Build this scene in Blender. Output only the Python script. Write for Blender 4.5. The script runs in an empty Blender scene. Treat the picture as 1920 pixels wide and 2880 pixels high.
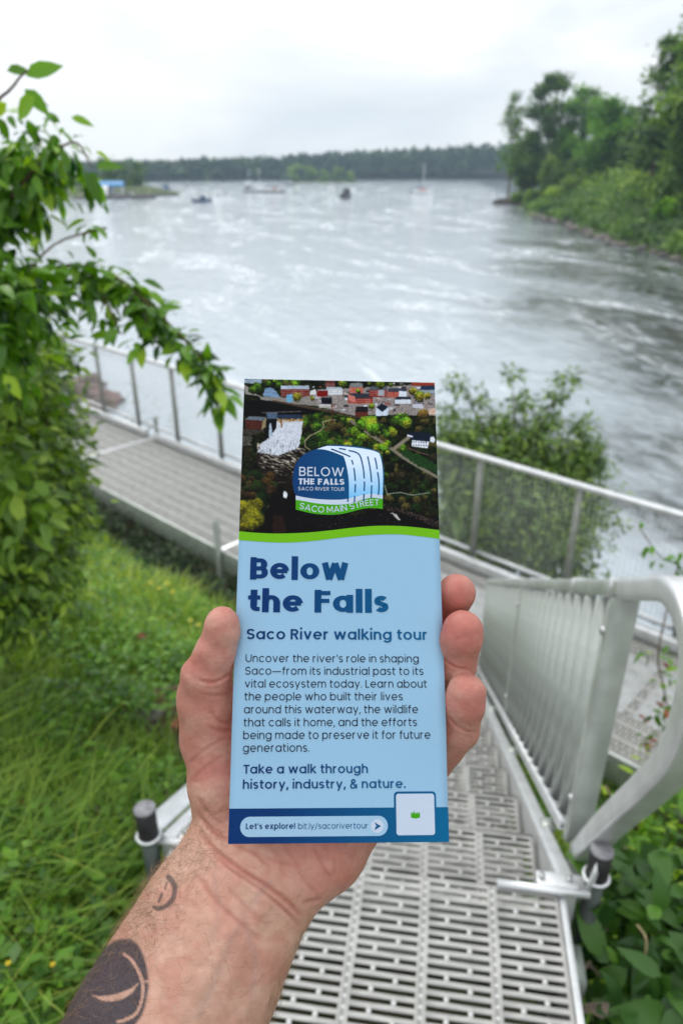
import bpy, math, random
import numpy as np
from mathutils import Vector, Matrix

random.seed(11)
RNG = np.random.default_rng(7)
D = bpy.data
C = bpy.context.scene.collection
SC = bpy.context.scene

# ------------------------------------------------------------------ camera
EYE = 7.0                      # eye height over the river, metres
PITCH = math.radians(25.64)
CP, SP = math.cos(PITCH), math.sin(PITCH)
cam_data = D.cameras.new("camera")
cam = D.objects.new("camera", cam_data)
C.objects.link(cam)
cam.location = (0, 0, EYE)
cam.rotation_euler = (math.radians(90) - PITCH, 0, 0)
cam_data.sensor_fit = 'VERTICAL'
cam_data.sensor_height = 36.0
cam_data.lens = 25.0
cam_data.clip_start = 0.02
cam_data.clip_end = 6000
cam_data.dof.use_dof = True
cam_data.dof.focus_distance = 0.352
cam_data.dof.aperture_fstop = 9.0
cam_data.dof.aperture_blades = 9
SC.camera = cam

# ------------------------------------------------------------------ view
SC.view_settings.view_transform = 'Standard'
SC.view_settings.look = 'None'
SC.view_settings.exposure = 0.5
SC.view_settings.gamma = 1.0
SC.view_settings.use_curve_mapping = False
SC.cycles.max_bounces = 6
SC.cycles.diffuse_bounces = 3
SC.cycles.glossy_bounces = 3
SC.cycles.transmission_bounces = 3
SC.cycles.transparent_max_bounces = 8
SC.cycles.volume_bounces = 0
SC.cycles.use_denoising = True
SC.cycles.caustics_reflective = False
SC.cycles.caustics_refractive = False

# ------------------------------------------------------------------ overcast sky
SUN_EL, SUN_AZ = math.radians(52), math.radians(-35)
world = D.worlds.new("World")
SC.world = world
world.use_nodes = True
wn = world.node_tree.nodes
wl = world.node_tree.links
wn.clear()
w_out = wn.new('ShaderNodeOutputWorld')
w_bg = wn.new('ShaderNodeBackground')
w_bg.inputs['Strength'].default_value = 0.1
sky = wn.new('ShaderNodeTexSky')
sky.sky_type = 'NISHITA'
sky.sun_disc = False
sky.sun_elevation = SUN_EL
sky.sun_rotation = SUN_AZ
sky.dust_density = 3.0
w_tc = wn.new('ShaderNodeTexCoord')
w_map = wn.new('ShaderNodeMapping')
w_map.inputs['Scale'].default_value = (1.6, 1.6, 5.5)
w_noise = wn.new('ShaderNodeTexNoise')
w_noise.inputs['Scale'].default_value = 1.7
w_noise.inputs['Detail'].default_value = 6
w_noise.inputs['Roughness'].default_value = 0.52
w_noise.inputs['Distortion'].default_value = 0.4
w_ramp = wn.new('ShaderNodeValToRGB')      # layered cloud: grey-blue undersides to bright white
w_ramp.color_ramp.elements[0].position = 0.33
w_ramp.color_ramp.elements[0].color = (7.7, 8.35, 9.0, 1)
w_ramp.color_ramp.elements[1].position = 0.58
w_ramp.color_ramp.elements[1].color = (10.4, 10.6, 10.7, 1)
w_mix = wn.new('ShaderNodeMix')
w_mix.data_type = 'RGBA'
w_mix.inputs[0].default_value = 0.96
wl.new(w_tc.outputs['Generated'], w_map.inputs['Vector'])
wl.new(w_map.outputs['Vector'], w_noise.inputs['Vector'])
wl.new(w_noise.outputs['Fac'], w_ramp.inputs['Fac'])
wl.new(sky.outputs['Color'], w_mix.inputs[6])
# an overcast sky brightens gently from the horizon to the zenith
w_sep = wn.new('ShaderNodeSeparateXYZ'); wl.new(w_tc.outputs['Generated'], w_sep.inputs[0])
w_z = wn.new('ShaderNodeMath'); w_z.operation = 'MAXIMUM'; w_z.inputs[1].default_value = 0.0
wl.new(w_sep.outputs['Z'], w_z.inputs[0])
w_p = wn.new('ShaderNodeMath'); w_p.operation = 'POWER'; w_p.inputs[1].default_value = 1.25
wl.new(w_z.outputs[0], w_p.inputs[0])
w_a = wn.new('ShaderNodeMath'); w_a.operation = 'MULTIPLY_ADD'; w_a.inputs[1].default_value = 0.48; w_a.inputs[2].default_value = 0.745
wl.new(w_p.outputs[0], w_a.inputs[0])
w_s = wn.new('ShaderNodeVectorMath'); w_s.operation = 'SCALE'
wl.new(w_ramp.outputs['Color'], w_s.inputs[0]); wl.new(w_a.outputs[0], w_s.inputs['Scale'])
wl.new(w_s.outputs[0], w_mix.inputs[7])
wl.new(w_mix.outputs[2], w_bg.inputs['Color'])
wl.new(w_bg.outputs['Background'], w_out.inputs['Surface'])

sun_data = D.lights.new("sun", 'SUN')
sun_data.energy = 0.9
sun_data.angle = math.radians(25)
sun_data.color = (1.0, 0.96, 0.9)
sun = D.objects.new("sun", sun_data)
C.objects.link(sun)
sun.location = (0, 0, 60)
# light comes from ahead and to the left, high
_sd = Vector((math.sin(SUN_AZ) * math.cos(SUN_EL), math.cos(SUN_AZ) * math.cos(SUN_EL), math.sin(SUN_EL)))
sun.rotation_euler = _sd.to_track_quat('Z', 'Y').to_euler()

# ------------------------------------------------------------------ helpers
def srgb(r, g, b):
    def f(c):
        c /= 255.0
        return c / 12.92 if c <= 0.04045 else ((c + 0.055) / 1.055) ** 2.4
    return (f(r), f(g), f(b))

def nodes_of(name):
    m = D.materials.new(name)
    m.use_nodes = True
    nt = m.node_tree
    p = nt.nodes['Principled BSDF']
    return m, nt, p

def mat(name, col, rough=0.6, metal=0.0, var=0.0, scale=20.0, bump=0.0, bscale=60.0, spec=0.5, detail=5.0, trans=0.0, col2=None, lo=0.35, hi=0.65, coords='Object'):
    """principled material with noise in colour and relief"""
    m, nt, p = nodes_of(name)
    N, L = nt.nodes, nt.links
    p.inputs['Roughness'].default_value = rough
    p.inputs['Metallic'].default_value = metal
    p.inputs['Specular IOR Level'].default_value = spec
    p.inputs['Base Color'].default_value = (*col, 1)
    tc = N.new('ShaderNodeTexCoord')
    if var > 0 or col2 is not None:
        n = N.new('ShaderNodeTexNoise')
        n.inputs['Scale'].default_value = scale
        n.inputs['Detail'].default_value = detail
        L.new(tc.outputs[coords], n.inputs['Vector'])
        r = N.new('ShaderNodeValToRGB')
        r.color_ramp.elements[0].position = lo
        r.color_ramp.elements[1].position = hi
        if col2 is None:
            a = tuple(c * (1 - var) for c in col)
            b = tuple(min(1, c * (1 + var)) for c in col)
        else:
            a, b = col, col2
        r.color_ramp.elements[0].color = (*a, 1)
        r.color_ramp.elements[1].color = (*b, 1)
        L.new(n.outputs['Fac'], r.inputs['Fac'])
        L.new(r.outputs['Color'], p.inputs['Base Color'])
    if bump > 0:
        n2 = N.new('ShaderNodeTexNoise')
        n2.inputs['Scale'].default_value = bscale
        n2.inputs['Detail'].default_value = 4
        L.new(tc.outputs[coords], n2.inputs['Vector'])
        b = N.new('ShaderNodeBump')
        b.inputs['Strength'].default_value = bump
        b.inputs['Distance'].default_value = 0.01
        L.new(n2.outputs['Fac'], b.inputs['Height'])
        L.new(b.outputs['Normal'], p.inputs['Normal'])
    return m

def leaf_mat(name, dark, light, young=None, rough=0.45, trans=0.25):
    """leaf: per-leaf colour from the vertex attribute 'tint' (0..1), some light let through"""
    m, nt, p = nodes_of(name)
    N, L = nt.nodes, nt.links
    at = N.new('ShaderNodeAttribute')
    at.attribute_name = 'tint'
    oi = N.new('ShaderNodeObjectInfo')
    add = N.new('ShaderNodeMath'); add.operation = 'ADD'
    L.new(at.outputs['Fac'], add.inputs[0])
    mr = N.new('ShaderNodeMath'); mr.operation = 'MULTIPLY'
    mr.inputs[1].default_value = 0.35
    L.new(oi.outputs['Random'], mr.inputs[0])
    L.new(mr.outputs[0], add.inputs[1])
    sub = N.new('ShaderNodeMath'); sub.operation = 'SUBTRACT'
    sub.inputs[1].default_value = 0.17
    L.new(add.outputs[0], sub.inputs[0])
    r = N.new('ShaderNodeValToRGB')
    r.color_ramp.elements[0].position = 0.0
    r.color_ramp.elements[0].color = (*dark, 1)
    r.color_ramp.elements[1].position = 0.72
    r.color_ramp.elements[1].color = (*light, 1)
    if young:
        e = r.color_ramp.elements.new(1.0)
        e.color = (*young, 1)
    L.new(sub.outputs[0], r.inputs['Fac'])
    L.new(r.outputs['Color'], p.inputs['Base Color'])
    p.inputs['Roughness'].default_value = rough
    p.inputs['Specular IOR Level'].default_value = 0.4
    tr = N.new('ShaderNodeBsdfTranslucent')
    hs = N.new('ShaderNodeHueSaturation')
    hs.inputs['Value'].default_value = 1.6
    hs.inputs['Saturation'].default_value = 1.15
    L.new(r.outputs['Color'], hs.inputs['Color'])
    L.new(hs.outputs['Color'], tr.inputs['Color'])
    mx = N.new('ShaderNodeMixShader')
    mx.inputs[0].default_value = trans
    L.new(p.outputs[0], mx.inputs[1])
    L.new(tr.outputs[0], mx.inputs[2])
    L.new(mx.outputs[0], N['Material Output'].inputs['Surface'])
    return m

def mesh_np(name, verts, faces, m, smooth=False):
    """verts (n,3); faces: (k,3|4) array or list of arrays of them"""
    me = D.meshes.new(name)
    verts = np.asarray(verts, dtype=np.float32)
    if not isinstance(faces, list):
        faces = [faces]
    faces = [np.asarray(f, dtype=np.int32) for f in faces if len(f)]
    loops = np.concatenate([f.ravel() for f in faces])
    counts = np.concatenate([np.full(len(f), f.shape[1], dtype=np.int32) for f in faces])
    starts = np.concatenate([[0], np.cumsum(counts)[:-1]]).astype(np.int32)
    me.vertices.add(len(verts)); me.vertices.foreach_set('co', verts.ravel())
    me.loops.add(len(loops)); me.loops.foreach_set('vertex_index', loops)
    me.polygons.add(len(counts)); me.polygons.foreach_set('loop_start', starts)
    me.polygons.foreach_set('loop_total', counts)
    if smooth:
        me.polygons.foreach_set('use_smooth', np.ones(len(counts), dtype=bool))
    me.update(calc_edges=True)
    me.validate()
    me.name = name
    if m is not None:
        me.materials.append(m)
    return me

def vcol(me, name, vals):
    vals = np.asarray(vals, dtype=np.float32)
    if vals.ndim == 1:
        a = me.attributes.new(name, 'FLOAT', 'POINT')
        a.data.foreach_set('value', vals)
    else:
        a = me.color_attributes.new(name, 'FLOAT_COLOR', 'POINT')
        if vals.shape[1] == 3:
            vals = np.c_[vals, np.ones(len(vals), dtype=np.float32)]
        a.data.foreach_set('color', vals.ravel())

def link(name, me, parent=None, loc=None, kind=None, label=None):
    o = D.objects.new(name, me)
    C.objects.link(o)
    if parent is not None:
        o.parent = parent
    if loc is not None:
        o.location = loc
    if kind: o['kind'] = kind
    if label: o['label'] = label
    return o

def thing(name, label, cat, loc=(0, 0, 0), rotz=0.0, group=None):
    o = D.objects.new(name, None)
    C.objects.link(o)
    o.empty_display_size = 0.1
    o.location = loc
    o.rotation_euler = (0, 0, rotz)
    o['label'] = label
    o['category'] = cat
    if group: o['group'] = group
    return o

def copy_thing(root, label, loc=None, rotz=None):
    r = root.copy(); C.objects.link(r)
    r['label'] = label
    if loc is not None: r.location = loc
    if rotz is not None: r.rotation_euler = (0, 0, rotz)
    def rec(src, dst):
        for ch in list(src.children):
            c = ch.copy(); C.objects.link(c); c.parent = dst
            rec(ch, c)
    rec(root, r)
    return r

def tag(o, label, cat, group=None):
    o['label'] = label; o['category'] = cat
    if group: o['group'] = group
    return o

class MB:
    """collects boxes, tubes, prisms into one mesh"""
    def __init__(s):
        s.v = []; s.f3 = []; s.f4 = []; s.n = 0
    def raw(s, v, f4=(), f3=()):
        v = np.asarray(v, float)
        s.v.append(v)
        if len(f4): s.f4.append(np.asarray(f4) + s.n)
        if len(f3): s.f3.append(np.asarray(f3) + s.n)
        s.n += len(v)
    def frame_box(s, c, ax, ay, az, bev=0.0):
        """centre and half-axes vectors"""
        c, ax, ay, az = [np.asarray(q, float) for q in (c, ax, ay, az)]
        v = [c + i * ax + j * ay + k * az for k in (-1, 1) for j in (-1, 1) for i in (-1, 1)]
        s.raw(v, [[0, 2, 3, 1], [4, 5, 7, 6], [0, 1, 5, 4], [2, 6, 7, 3], [0, 4, 6, 2], [1, 3, 7, 5]])
    def box(s, x0, x1, y0, y1, z0, z1):
        s.frame_box(((x0 + x1) / 2, (y0 + y1) / 2, (z0 + z1) / 2), ((x1 - x0) / 2, 0, 0), (0, (y1 - y0) / 2, 0), (0, 0, (z1 - z0) / 2))
    def beam(s, a, b, w, h, up=(0, 0, 1)):
        """rectangular bar from a to b, w across, h along up"""
        a, b, up = np.asarray(a, float), np.asarray(b, float), np.asarray(up, float)
        d = b - a; L = np.linalg.norm(d); d /= L
        sd = np.cross(d, up); sd /= np.linalg.norm(sd)
        u = np.cross(sd, d)
        s.frame_box((a + b) / 2, sd * w / 2, d * L / 2, u * h / 2)
    def tube(s, pts, rad, n=8, cap=True):
        pts = np.asarray(pts, float)
        if np.isscalar(rad): rad = np.full(len(pts), rad)
        t = np.gradient(pts, axis=0)
        t /= np.linalg.norm(t, axis=1)[:, None] + 1e-12
        ref = np.array([0, 0, 1.0]) if abs(t[0][2]) < 0.9 else np.array([1.0, 0, 0])
        u = np.cross(t[0], ref); u /= np.linalg.norm(u)
        ring = []
        a = np.linspace(0, 2 * np.pi, n, endpoint=False)
        for i in range(len(pts)):
            u = u - t[i] * np.dot(u, t[i]); u /= np.linalg.norm(u)
            w = np.cross(t[i], u)
            ring.append(pts[i] + rad[i] * (np.cos(a)[:, None] * u + np.sin(a)[:, None] * w))
        v = np.concatenate(ring)
        f = []
        for i in range(len(pts) - 1):
            for j in range(n):
                k = (j + 1) % n
                f.append([i * n + j, i * n + k, (i + 1) * n + k, (i + 1) * n + j])
        f3 = []
        if cap:
            m0, m1 = len(v), len(v) + 1
            v = np.vstack([v, pts[0], pts[-1]])
            for j in range(n):
                k = (j + 1) % n
                f3.append([m0, k, j]); f3.append([m1, (len(pts) - 1) * n + j, (len(pts) - 1) * n + k])
        s.raw(v, f, f3)
    def sweep(s, pts, prof, up):
        """rectangle-ish profile (list of (side,up)) along a path lying in the plane with normal `up`"""
        pts = np.asarray(pts, float); nrm = np.asarray(up, float)
        t = np.gradient(pts, axis=0); t /= np.linalg.norm(t, axis=1)[:, None]
        n = len(prof); v = []
        for p, d in zip(pts, t):
            q = np.cross(nrm, d); q /= np.linalg.norm(q)
            for a, b in prof: v.append(p + q * a + nrm * b)
        f = []
        for i in range(len(pts) - 1):
            for j in range(n):
                k = (j + 1) % n
                f.append([i * n + j, i * n + k, (i + 1) * n + k, (i + 1) * n + j])
        s.raw(v, f)
        e = (len(pts) - 1) * n
        if n == 4:
            s.f4.append(np.array([[3, 2, 1, 0]]) + s.n - len(v)); s.f4.append(np.array([[e, e + 1, e + 2, e + 3]]) + s.n - len(v))
    def mesh(s, name, m, smooth=False):
        fs = []
        if s.f4: fs.append(np.concatenate(s.f4))
        if s.f3: fs.append(np.concatenate(s.f3))
        return mesh_np(name, np.concatenate(s.v), fs, m, smooth)
    def build(s, name, m, parent=None, smooth=False, bevel=0.0, **k):
        me = s.mesh(name, m, smooth)
        o = link(name, me, parent, **k)
        if bevel > 0:
            b = o.modifiers.new('bevel', 'BEVEL'); b.width = bevel; b.segments = 2; b.limit_method = 'ANGLE'
        return o

def smooth_noise(x, y, seed=0):
    """cheap value noise on arrays"""
    def h(i, j):
        q = np.sin(i * 127.1 + j * 311.7 + seed * 74.7) * 43758.5453
        return q - np.floor(q)
    xi, yi = np.floor(x), np.floor(y)
    fx, fy = x - xi, y - yi
    fx = fx * fx * (3 - 2 * fx); fy = fy * fy * (3 - 2 * fy)
    return (h(xi, yi) * (1 - fx) + h(xi + 1, yi) * fx) * (1 - fy) + (h(xi, yi + 1) * (1 - fx) + h(xi + 1, yi + 1) * fx) * fy

def fbm(x, y, oct=4, seed=0, gain=0.5):
    s = 0; a = 1; t = 0
    for o in range(oct):
        s = s + a * smooth_noise(x * 2 ** o, y * 2 ** o, seed + o * 17); t += a; a *= gain
    return s / t

def cam2world(P):
    """viewer space (right, up, forward) to place"""
    P = np.asarray(P, float)
    x, u, d = P[..., 0], P[..., 1], P[..., 2]
    return np.stack([x, d * CP + u * SP, EYE - d * SP + u * CP], -1)

# ================================================================== land, river, sky-side setting
E1 = np.array([-.7314, .6820]); E2 = np.array([.6820, .7314])      # along the walkway (away to the left) / towards the river
def st2xy(s, t): return E1[0] * t + E2[0] * s, E1[1] * t + E2[1] * s
def ground_h(x, y):
    """bank height: falls from the path level to the river"""
    s = x * E2[0] + y * E2[1]
    h = np.interp(s, [-40, -6, .3, 1.2, 2.2, 3.6, 5.0, 6.5, 8.2, 9.5, 14, 60], [-.2, -1.3, -1.80, -2.15, -2.9, -3.95, -4.5, -5.6, -6.8, -7.6, -9.5, -9.5]) + EYE
    side = np.clip((x - .4) / .5, 0, 1) * np.clip((2.4 - s) / 1.0, 0, 1)
    h = h - .32 * side
    deckzone = np.exp(-((x - .05) / .75) ** 2) * np.exp(-((y - .2) / 1.1) ** 4)
    h = h - .25 * deckzone
    return h + (fbm(x * .9 + 7, y * .9 + 3, 4, 4) - .5) * .30 * np.clip(1.5 - s * .02, .3, 1)
def grid_mesh(name, xs, ys, hf, m, smooth=True):
    X, Y = np.meshgrid(xs, ys); Z = hf(X, Y)
    nx, ny = len(xs) - 1, len(ys) - 1
    i = np.arange(nx)[None, :] + (nx + 1) * np.arange(ny)[:, None]
    f = np.stack([i, i + 1, i + nx + 2, i + nx + 1], -1).reshape(-1, 4)
    return mesh_np(name, np.c_[X.ravel(), Y.ravel(), Z.ravel()], f, m, smooth)
M_SOIL = mat('bank_soil', (.035, .045, .012), .95, col2=(.05, .032, .018), scale=3.5, bump=.6, bscale=30, lo=.42, hi=.68)
def spread(a, b, n, p=2.2):
    t = np.linspace(-1, 1, n); return (a + b) / 2 + (b - a) / 2 * np.sign(t) * np.abs(t) ** p
link('ground', grid_mesh('ground', spread(-90, 90, 260), spread(-80, 92, 260) , ground_h, M_SOIL), None, kind='structure')

# river: one sheet to the horizon, wind and current waves, foam where the water below the falls runs in from the right
m, nt, p = nodes_of('river_water')
N, L = nt.nodes, nt.links
tc = N.new('ShaderNodeTexCoord')
def noise(scale, detail, vec, rough=.5, dist=0.0):
    n = N.new('ShaderNodeTexNoise'); n.inputs['Scale'].default_value = scale; n.inputs['Detail'].default_value = detail
    n.inputs['Roughness'].default_value = rough; n.inputs['Distortion'].default_value = dist
    L.new(vec, n.inputs['Vector']); return n.outputs['Fac']
def mapping(rot, scl):
    q = N.new('ShaderNodeMapping'); q.inputs['Rotation'].default_value = (0, 0, rot)
    q2 = N.new('ShaderNodeMapping'); q2.inputs['Scale'].default_value = scl
    L.new(tc.outputs['Object'], q.inputs['Vector']); L.new(q.outputs[0], q2.inputs['Vector']); return q2.outputs[0]
def math_(op, a, b, clamp=False):
    q = N.new('ShaderNodeMath'); q.operation = op; q.use_clamp = clamp
    for i_, v_ in enumerate((a, b)):
        if v_ is None: continue
        if isinstance(v_, (int, float)): q.inputs[i_].default_value = v_
        else: L.new(v_, q.inputs[i_])
    return q.outputs[0]
FLOW = math.radians(-20)                                  # turn so that the current runs along +y
cur = mapping(FLOW, (1.0, .42, 1.0))
cur2 = mapping(FLOW, (1.0, .30, 1.0))
geo = N.new('ShaderNodeSeparateXYZ'); L.new(tc.outputs['Object'], geo.inputs[0])
# right-bank tree reflection painted dark; aerated main stream paled for sky sheen
edge = math_('SUBTRACT', geo.outputs['X'], math_('ADD', math_('MULTIPLY', geo.outputs['Y'], .215), 2.5))
big = noise(.10, 4, cur, .6, 1.0)
painted_refl = math_('ADD', math_('MULTIPLY', edge, .13), math_('MULTIPLY', math_('SUBTRACT', big, .5), 3.2))
painted_refl = math_('ADD', painted_refl, .45, True)
wv1 = noise(.9, 5, cur, .6, .8)
wv2 = noise(4.5, 4, cur, .6, .4)
hgt = math_('ADD', math_('MULTIPLY', wv1, 1.0), math_('MULTIPLY', wv2, .42))
bp = N.new('ShaderNodeBump'); bp.inputs['Strength'].default_value = 1.0; bp.inputs['Distance'].default_value = .16
calm = math_('MULTIPLY', math_('SUBTRACT', geo.outputs['X'], math_('ADD', math_('MULTIPLY', geo.outputs['Y'], .15), 9.0)), .10, True)
L.new(math_('ADD', math_('MULTIPLY', calm, -.120), .13), bp.inputs['Distance'])
L.new(hgt, bp.inputs['Height']); L.new(bp.outputs['Normal'], p.inputs['Normal'])
f1 = noise(.16, 6, cur2, .66, 1.8)
f2 = noise(1.6, 6, cur, .72, 1.2)
fr = N.new('ShaderNodeValToRGB'); fr.color_ramp.elements[0].position = .50; fr.color_ramp.elements[1].position = .66
L.new(f1, fr.inputs['Fac'])
fr2 = N.new('ShaderNodeValToRGB'); fr2.color_ramp.elements[0].position = .40; fr2.color_ramp.elements[1].position = .64
L.new(f2, fr2.inputs['Fac'])
foam = math_('MULTIPLY', math_('MULTIPLY', fr.outputs['Color'], fr2.outputs['Color'], True), math_('SUBTRACT', 1.0, math_('MULTIPLY', calm, .45)))
mixd = N.new('ShaderNodeMix'); mixd.data_type = 'RGBA'
mixd.inputs[6].default_value = (.42, .475, .52, 1); mixd.inputs[7].default_value = (.012, .015, .012, 1)
rip = N.new('ShaderNodeValToRGB'); rip.color_ramp.elements[0].position = .42; rip.color_ramp.elements[1].position = .58
L.new(noise(1.3, 5, mapping(FLOW, (1.0, .55, 1.0)), .62, 1.0), rip.inputs['Fac'])
L.new(math_('MULTIPLY', painted_refl, math_('ADD', math_('MULTIPLY', rip.outputs['Color'], .5), .6), True), mixd.inputs[0])  # painted reflection broken up by ripples in the colour
mixc = N.new('ShaderNodeMix'); mixc.data_type = 'RGBA'
mixc.inputs[7].default_value = (.80, .83, .86, 1)
L.new(mixd.outputs[2], mixc.inputs[6])
L.new(math_('MULTIPLY', foam, .9), mixc.inputs[0]); L.new(mixc.outputs[2], p.inputs['Base Color'])
mr = N.new('ShaderNodeMapRange'); mr.inputs['To Min'].default_value = .05; mr.inputs['To Max'].default_value = .6
L.new(foam, mr.inputs['Value']); L.new(mr.outputs[0], p.inputs['Roughness'])
p.inputs['IOR'].default_value = 1.4
p.inputs['Specular IOR Level'].default_value = .6
M_WATER = m
WL = 0.0
river = link('river', mesh_np('river', [(-650, -150, WL), (650, -150, WL), (650, 740, WL), (-650, 740, WL)], np.array([[0, 1, 2, 3]]), M_WATER), None, kind='structure')

# right bank beyond the river
def shore_x(y):      # waterline of the right bank
    return np.interp(y, [-60, 20, 45, 63, 80, 100, 118, 130, 140, 160, 178, 190, 230, 330, 640], [46, 39, 33, 29.0, 29.0, 30.5, 32.5, 33, 33.5, 37, 41, 56, 110, 210, 300])
def bank_h(x, y):
    d = x - shore_x(y) + (fbm(x * .15, y * .15, 3, 6) - .5) * 5
    return np.where(d > 0, np.minimum(4.2, .25 + d * .22), -.5 + d * .2) + (fbm(x * .22, y * .22, 4, 3) - .5) * 1.3 * np.clip(d / 3, 0, 1)
M_BANK = mat('far_bank_grass', (.03, .05, .014), .95, col2=(.09, .13, .03), scale=.25, bump=.8, bscale=1.5)
link('right_bank', grid_mesh('right_bank', np.linspace(20, 330, 150), np.linspace(-70, 560, 180), bank_h, M_BANK), None, kind='structure')

# far land round the bay
M_FAR = mat('far_shore_soil', (.10, .09, .06), .95, var=.3, scale=.05)
def far_y(x): return np.interp(x, [-900, -300, -150, -60, 0, 100, 200, 330, 900], [360, 470, 560, 640, 660, 650, 640, 620, 560])
def far_h(x, y): return np.clip((y - far_y(x)) * .12, -.8, 14) + (fbm(x * .01, y * .01, 3, 2) - .5) * 6 * np.clip((y - far_y(x)) / 80, 0, 1)
link('far_shore', grid_mesh('far_shore', np.linspace(-650, 650, 160), np.linspace(300, 740, 100), far_h, M_FAR), None, kind='structure')

# river air: far woods pale towards blue
hz = MB(); hz.box(-700, 700, -210, 790, -11.5, 50)
m, nt, p = nodes_of('river_air')
nt.nodes.remove(p)
pv_ = nt.nodes.new('ShaderNodeVolumePrincipled'); pv_.inputs['Color'].default_value = (.62, .82, 1.0, 1); pv_.inputs['Density'].default_value = .00040
pv_.inputs['Anisotropy'].default_value = .2
nt.links.new(pv_.outputs[0], nt.nodes['Material Output'].inputs['Volume'])
hz.build('haze', m, None, kind='stuff')
# ================================================================== the leaflet
CARD_W, CARD_H = 0.1016, 0.2286
_R = np.array([[0.9988732133940513, 0.0010154575416967309, 0.04744757538402475],
               [-0.012080674505912388, 0.9722779755559609, 0.2335157291222822],
               [-0.04589510722641248, -0.23382580544073805, 0.9711946930675946]])
_t = np.array([-0.00084072, -0.0409663, -0.35348964])
def _cw(v):      # viewer space (x right, y up, z back) to world direction
    return np.array([v[0], -v[2] * CP + v[1] * SP, v[2] * SP + v[1] * CP])
_cols = [_cw(_R[:, i]) for i in range(3)]
_o = _cw(_t) + np.array([0, 0, EYE])
CARD_M = Matrix(((_cols[0][0], _cols[1][0], _cols[2][0], _o[0]),
                 (_cols[0][1], _cols[1][1], _cols[2][1], _o[1]),
                 (_cols[0][2], _cols[1][2], _cols[2][2], _o[2]),
                 (0, 0, 0, 1)))
card = thing('leaflet', 'tall pale blue printed leaflet with aerial town photo on top, held in the hand', 'leaflet')
card.matrix_world = CARD_M

def bend(x, y):
    """the card bows very slightly between thumb and fingers"""
    t = np.clip((-0.012 - y) / 0.078, 0, 1)
    return 0.0014 * (x / 0.05) ** 2 * np.sin(math.pi * t) ** 2

def print_mat(name, col, col2=None, rough=0.42):
    """printed ink on coated stock; the leaflet's inks run from navy at the left to teal at lower right"""
    m, nt, p = nodes_of(name)
    N, L = nt.nodes, nt.links
    p.inputs['Roughness'].default_value = rough
    p.inputs['Specular IOR Level'].default_value = 0.10
    tc = N.new('ShaderNodeTexCoord')
    base = None
    if col2 is not None:
        sx = N.new('ShaderNodeSeparateXYZ'); L.new(tc.outputs['Object'], sx.inputs[0])
        mr = N.new('ShaderNodeMapRange')
        mr.inputs['From Min'].default_value = -0.03; mr.inputs['From Max'].default_value = 0.05
        L.new(sx.outputs['X'], mr.inputs['Value'])
        mx = N.new('ShaderNodeMix'); mx.data_type = 'RGBA'
        mx.inputs[6].default_value = (*col, 1); mx.inputs[7].default_value = (*col2, 1)
        L.new(mr.outputs[0], mx.inputs[0]); base = mx.outputs[2]
    n = N.new('ShaderNodeTexNoise'); n.inputs['Scale'].default_value = 2600; n.inputs['Detail'].default_value = 2
    L.new(tc.outputs['Object'], n.inputs['Vector'])
    hs = N.new('ShaderNodeHueSaturation')
    vr = N.new('ShaderNodeMapRange')
    vr.inputs['To Min'].default_value = 0.93; vr.inputs['To Max'].default_value = 1.07
    L.new(n.outputs['Fac'], vr.inputs['Value']); L.new(vr.outputs[0], hs.inputs['Value'])
    if base is not None: L.new(base, hs.inputs['Color'])
    else: hs.inputs['Color'].default_value = (*col, 1)
    L.new(hs.outputs[0], p.inputs['Base Color'])
    b = N.new('ShaderNodeBump'); b.inputs['Strength'].default_value = 0.12; b.inputs['Distance'].default_value = 0.0002
    L.new(n.outputs['Fac'], b.inputs['Height']); L.new(b.outputs['Normal'], p.inputs['Normal'])
    return m

NAVY, TEAL = srgb(0, 46, 100), srgb(0, 92, 136)
M_PAPER = print_mat('leaflet_paper_blue', srgb(142, 180, 208))
M_EDGE = mat('leaflet_paper_edge', (0.75, 0.76, 0.76), 0.8)
M_NAVY = print_mat('leaflet_ink_navy', NAVY, TEAL)
M_INK = print_mat('leaflet_ink_body', srgb(10, 24, 44))
M_GREEN = print_mat('leaflet_ink_green', srgb(104, 172, 16))
M_LGREEN = print_mat('leaflet_ink_logo_green', srgb(62, 152, 16))
M_PALE = print_mat('leaflet_ink_pale', srgb(148, 182, 208))
M_WHITE = print_mat('leaflet_ink_white', srgb(184, 196, 214))

# paper body: front and back sheets with thin edge
NXC, NYC = 24, 48
def sheet_grid(nx, ny, x0, x1, y0, y1):
    xs, ys = np.linspace(x0, x1, nx + 1), np.linspace(y0, y1, ny + 1)
    X, Y = np.meshgrid(xs, ys)
    i = np.arange(nx)[None, :] + (nx + 1) * np.arange(ny)[:, None]
    f = np.stack([i, i + 1, i + nx + 2, i + nx + 1], -1).reshape(-1, 4)
    return X.ravel(), Y.ravel(), f
gx, gy, gf = sheet_grid(NXC, NYC, -CARD_W / 2, CARD_W / 2, -CARD_H / 2, CARD_H / 2)
TH = 0.00035
vf = np.c_[gx, gy, bend(gx, gy)]
vb = vf - [0, 0, TH]
k = len(vf)
ed = []
nx1 = NXC + 1
for i in range(NXC):
    ed.append([i + 1, i, i + k, i + 1 + k]); a = NYC * nx1 + i; ed.append([a, a + 1, a + 1 + k, a + k])
for j in range(NYC):
    a = j * nx1; ed.append([a, a + nx1, a + nx1 + k, a + k]); b = a + NXC; ed.append([b + nx1, b, b + k, b + nx1 + k])
me = mesh_np('paper', np.vstack([vf, vb]), [gf, gf[:, ::-1] + k, np.array(ed)], M_PAPER, True)
me.materials.append(M_EDGE)
mi = np.zeros(len(me.polygons), dtype=np.int32); mi[len(gf):] = 1
me.polygons.foreach_set('material_index', mi)
paper = link('paper', me, card)

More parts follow.
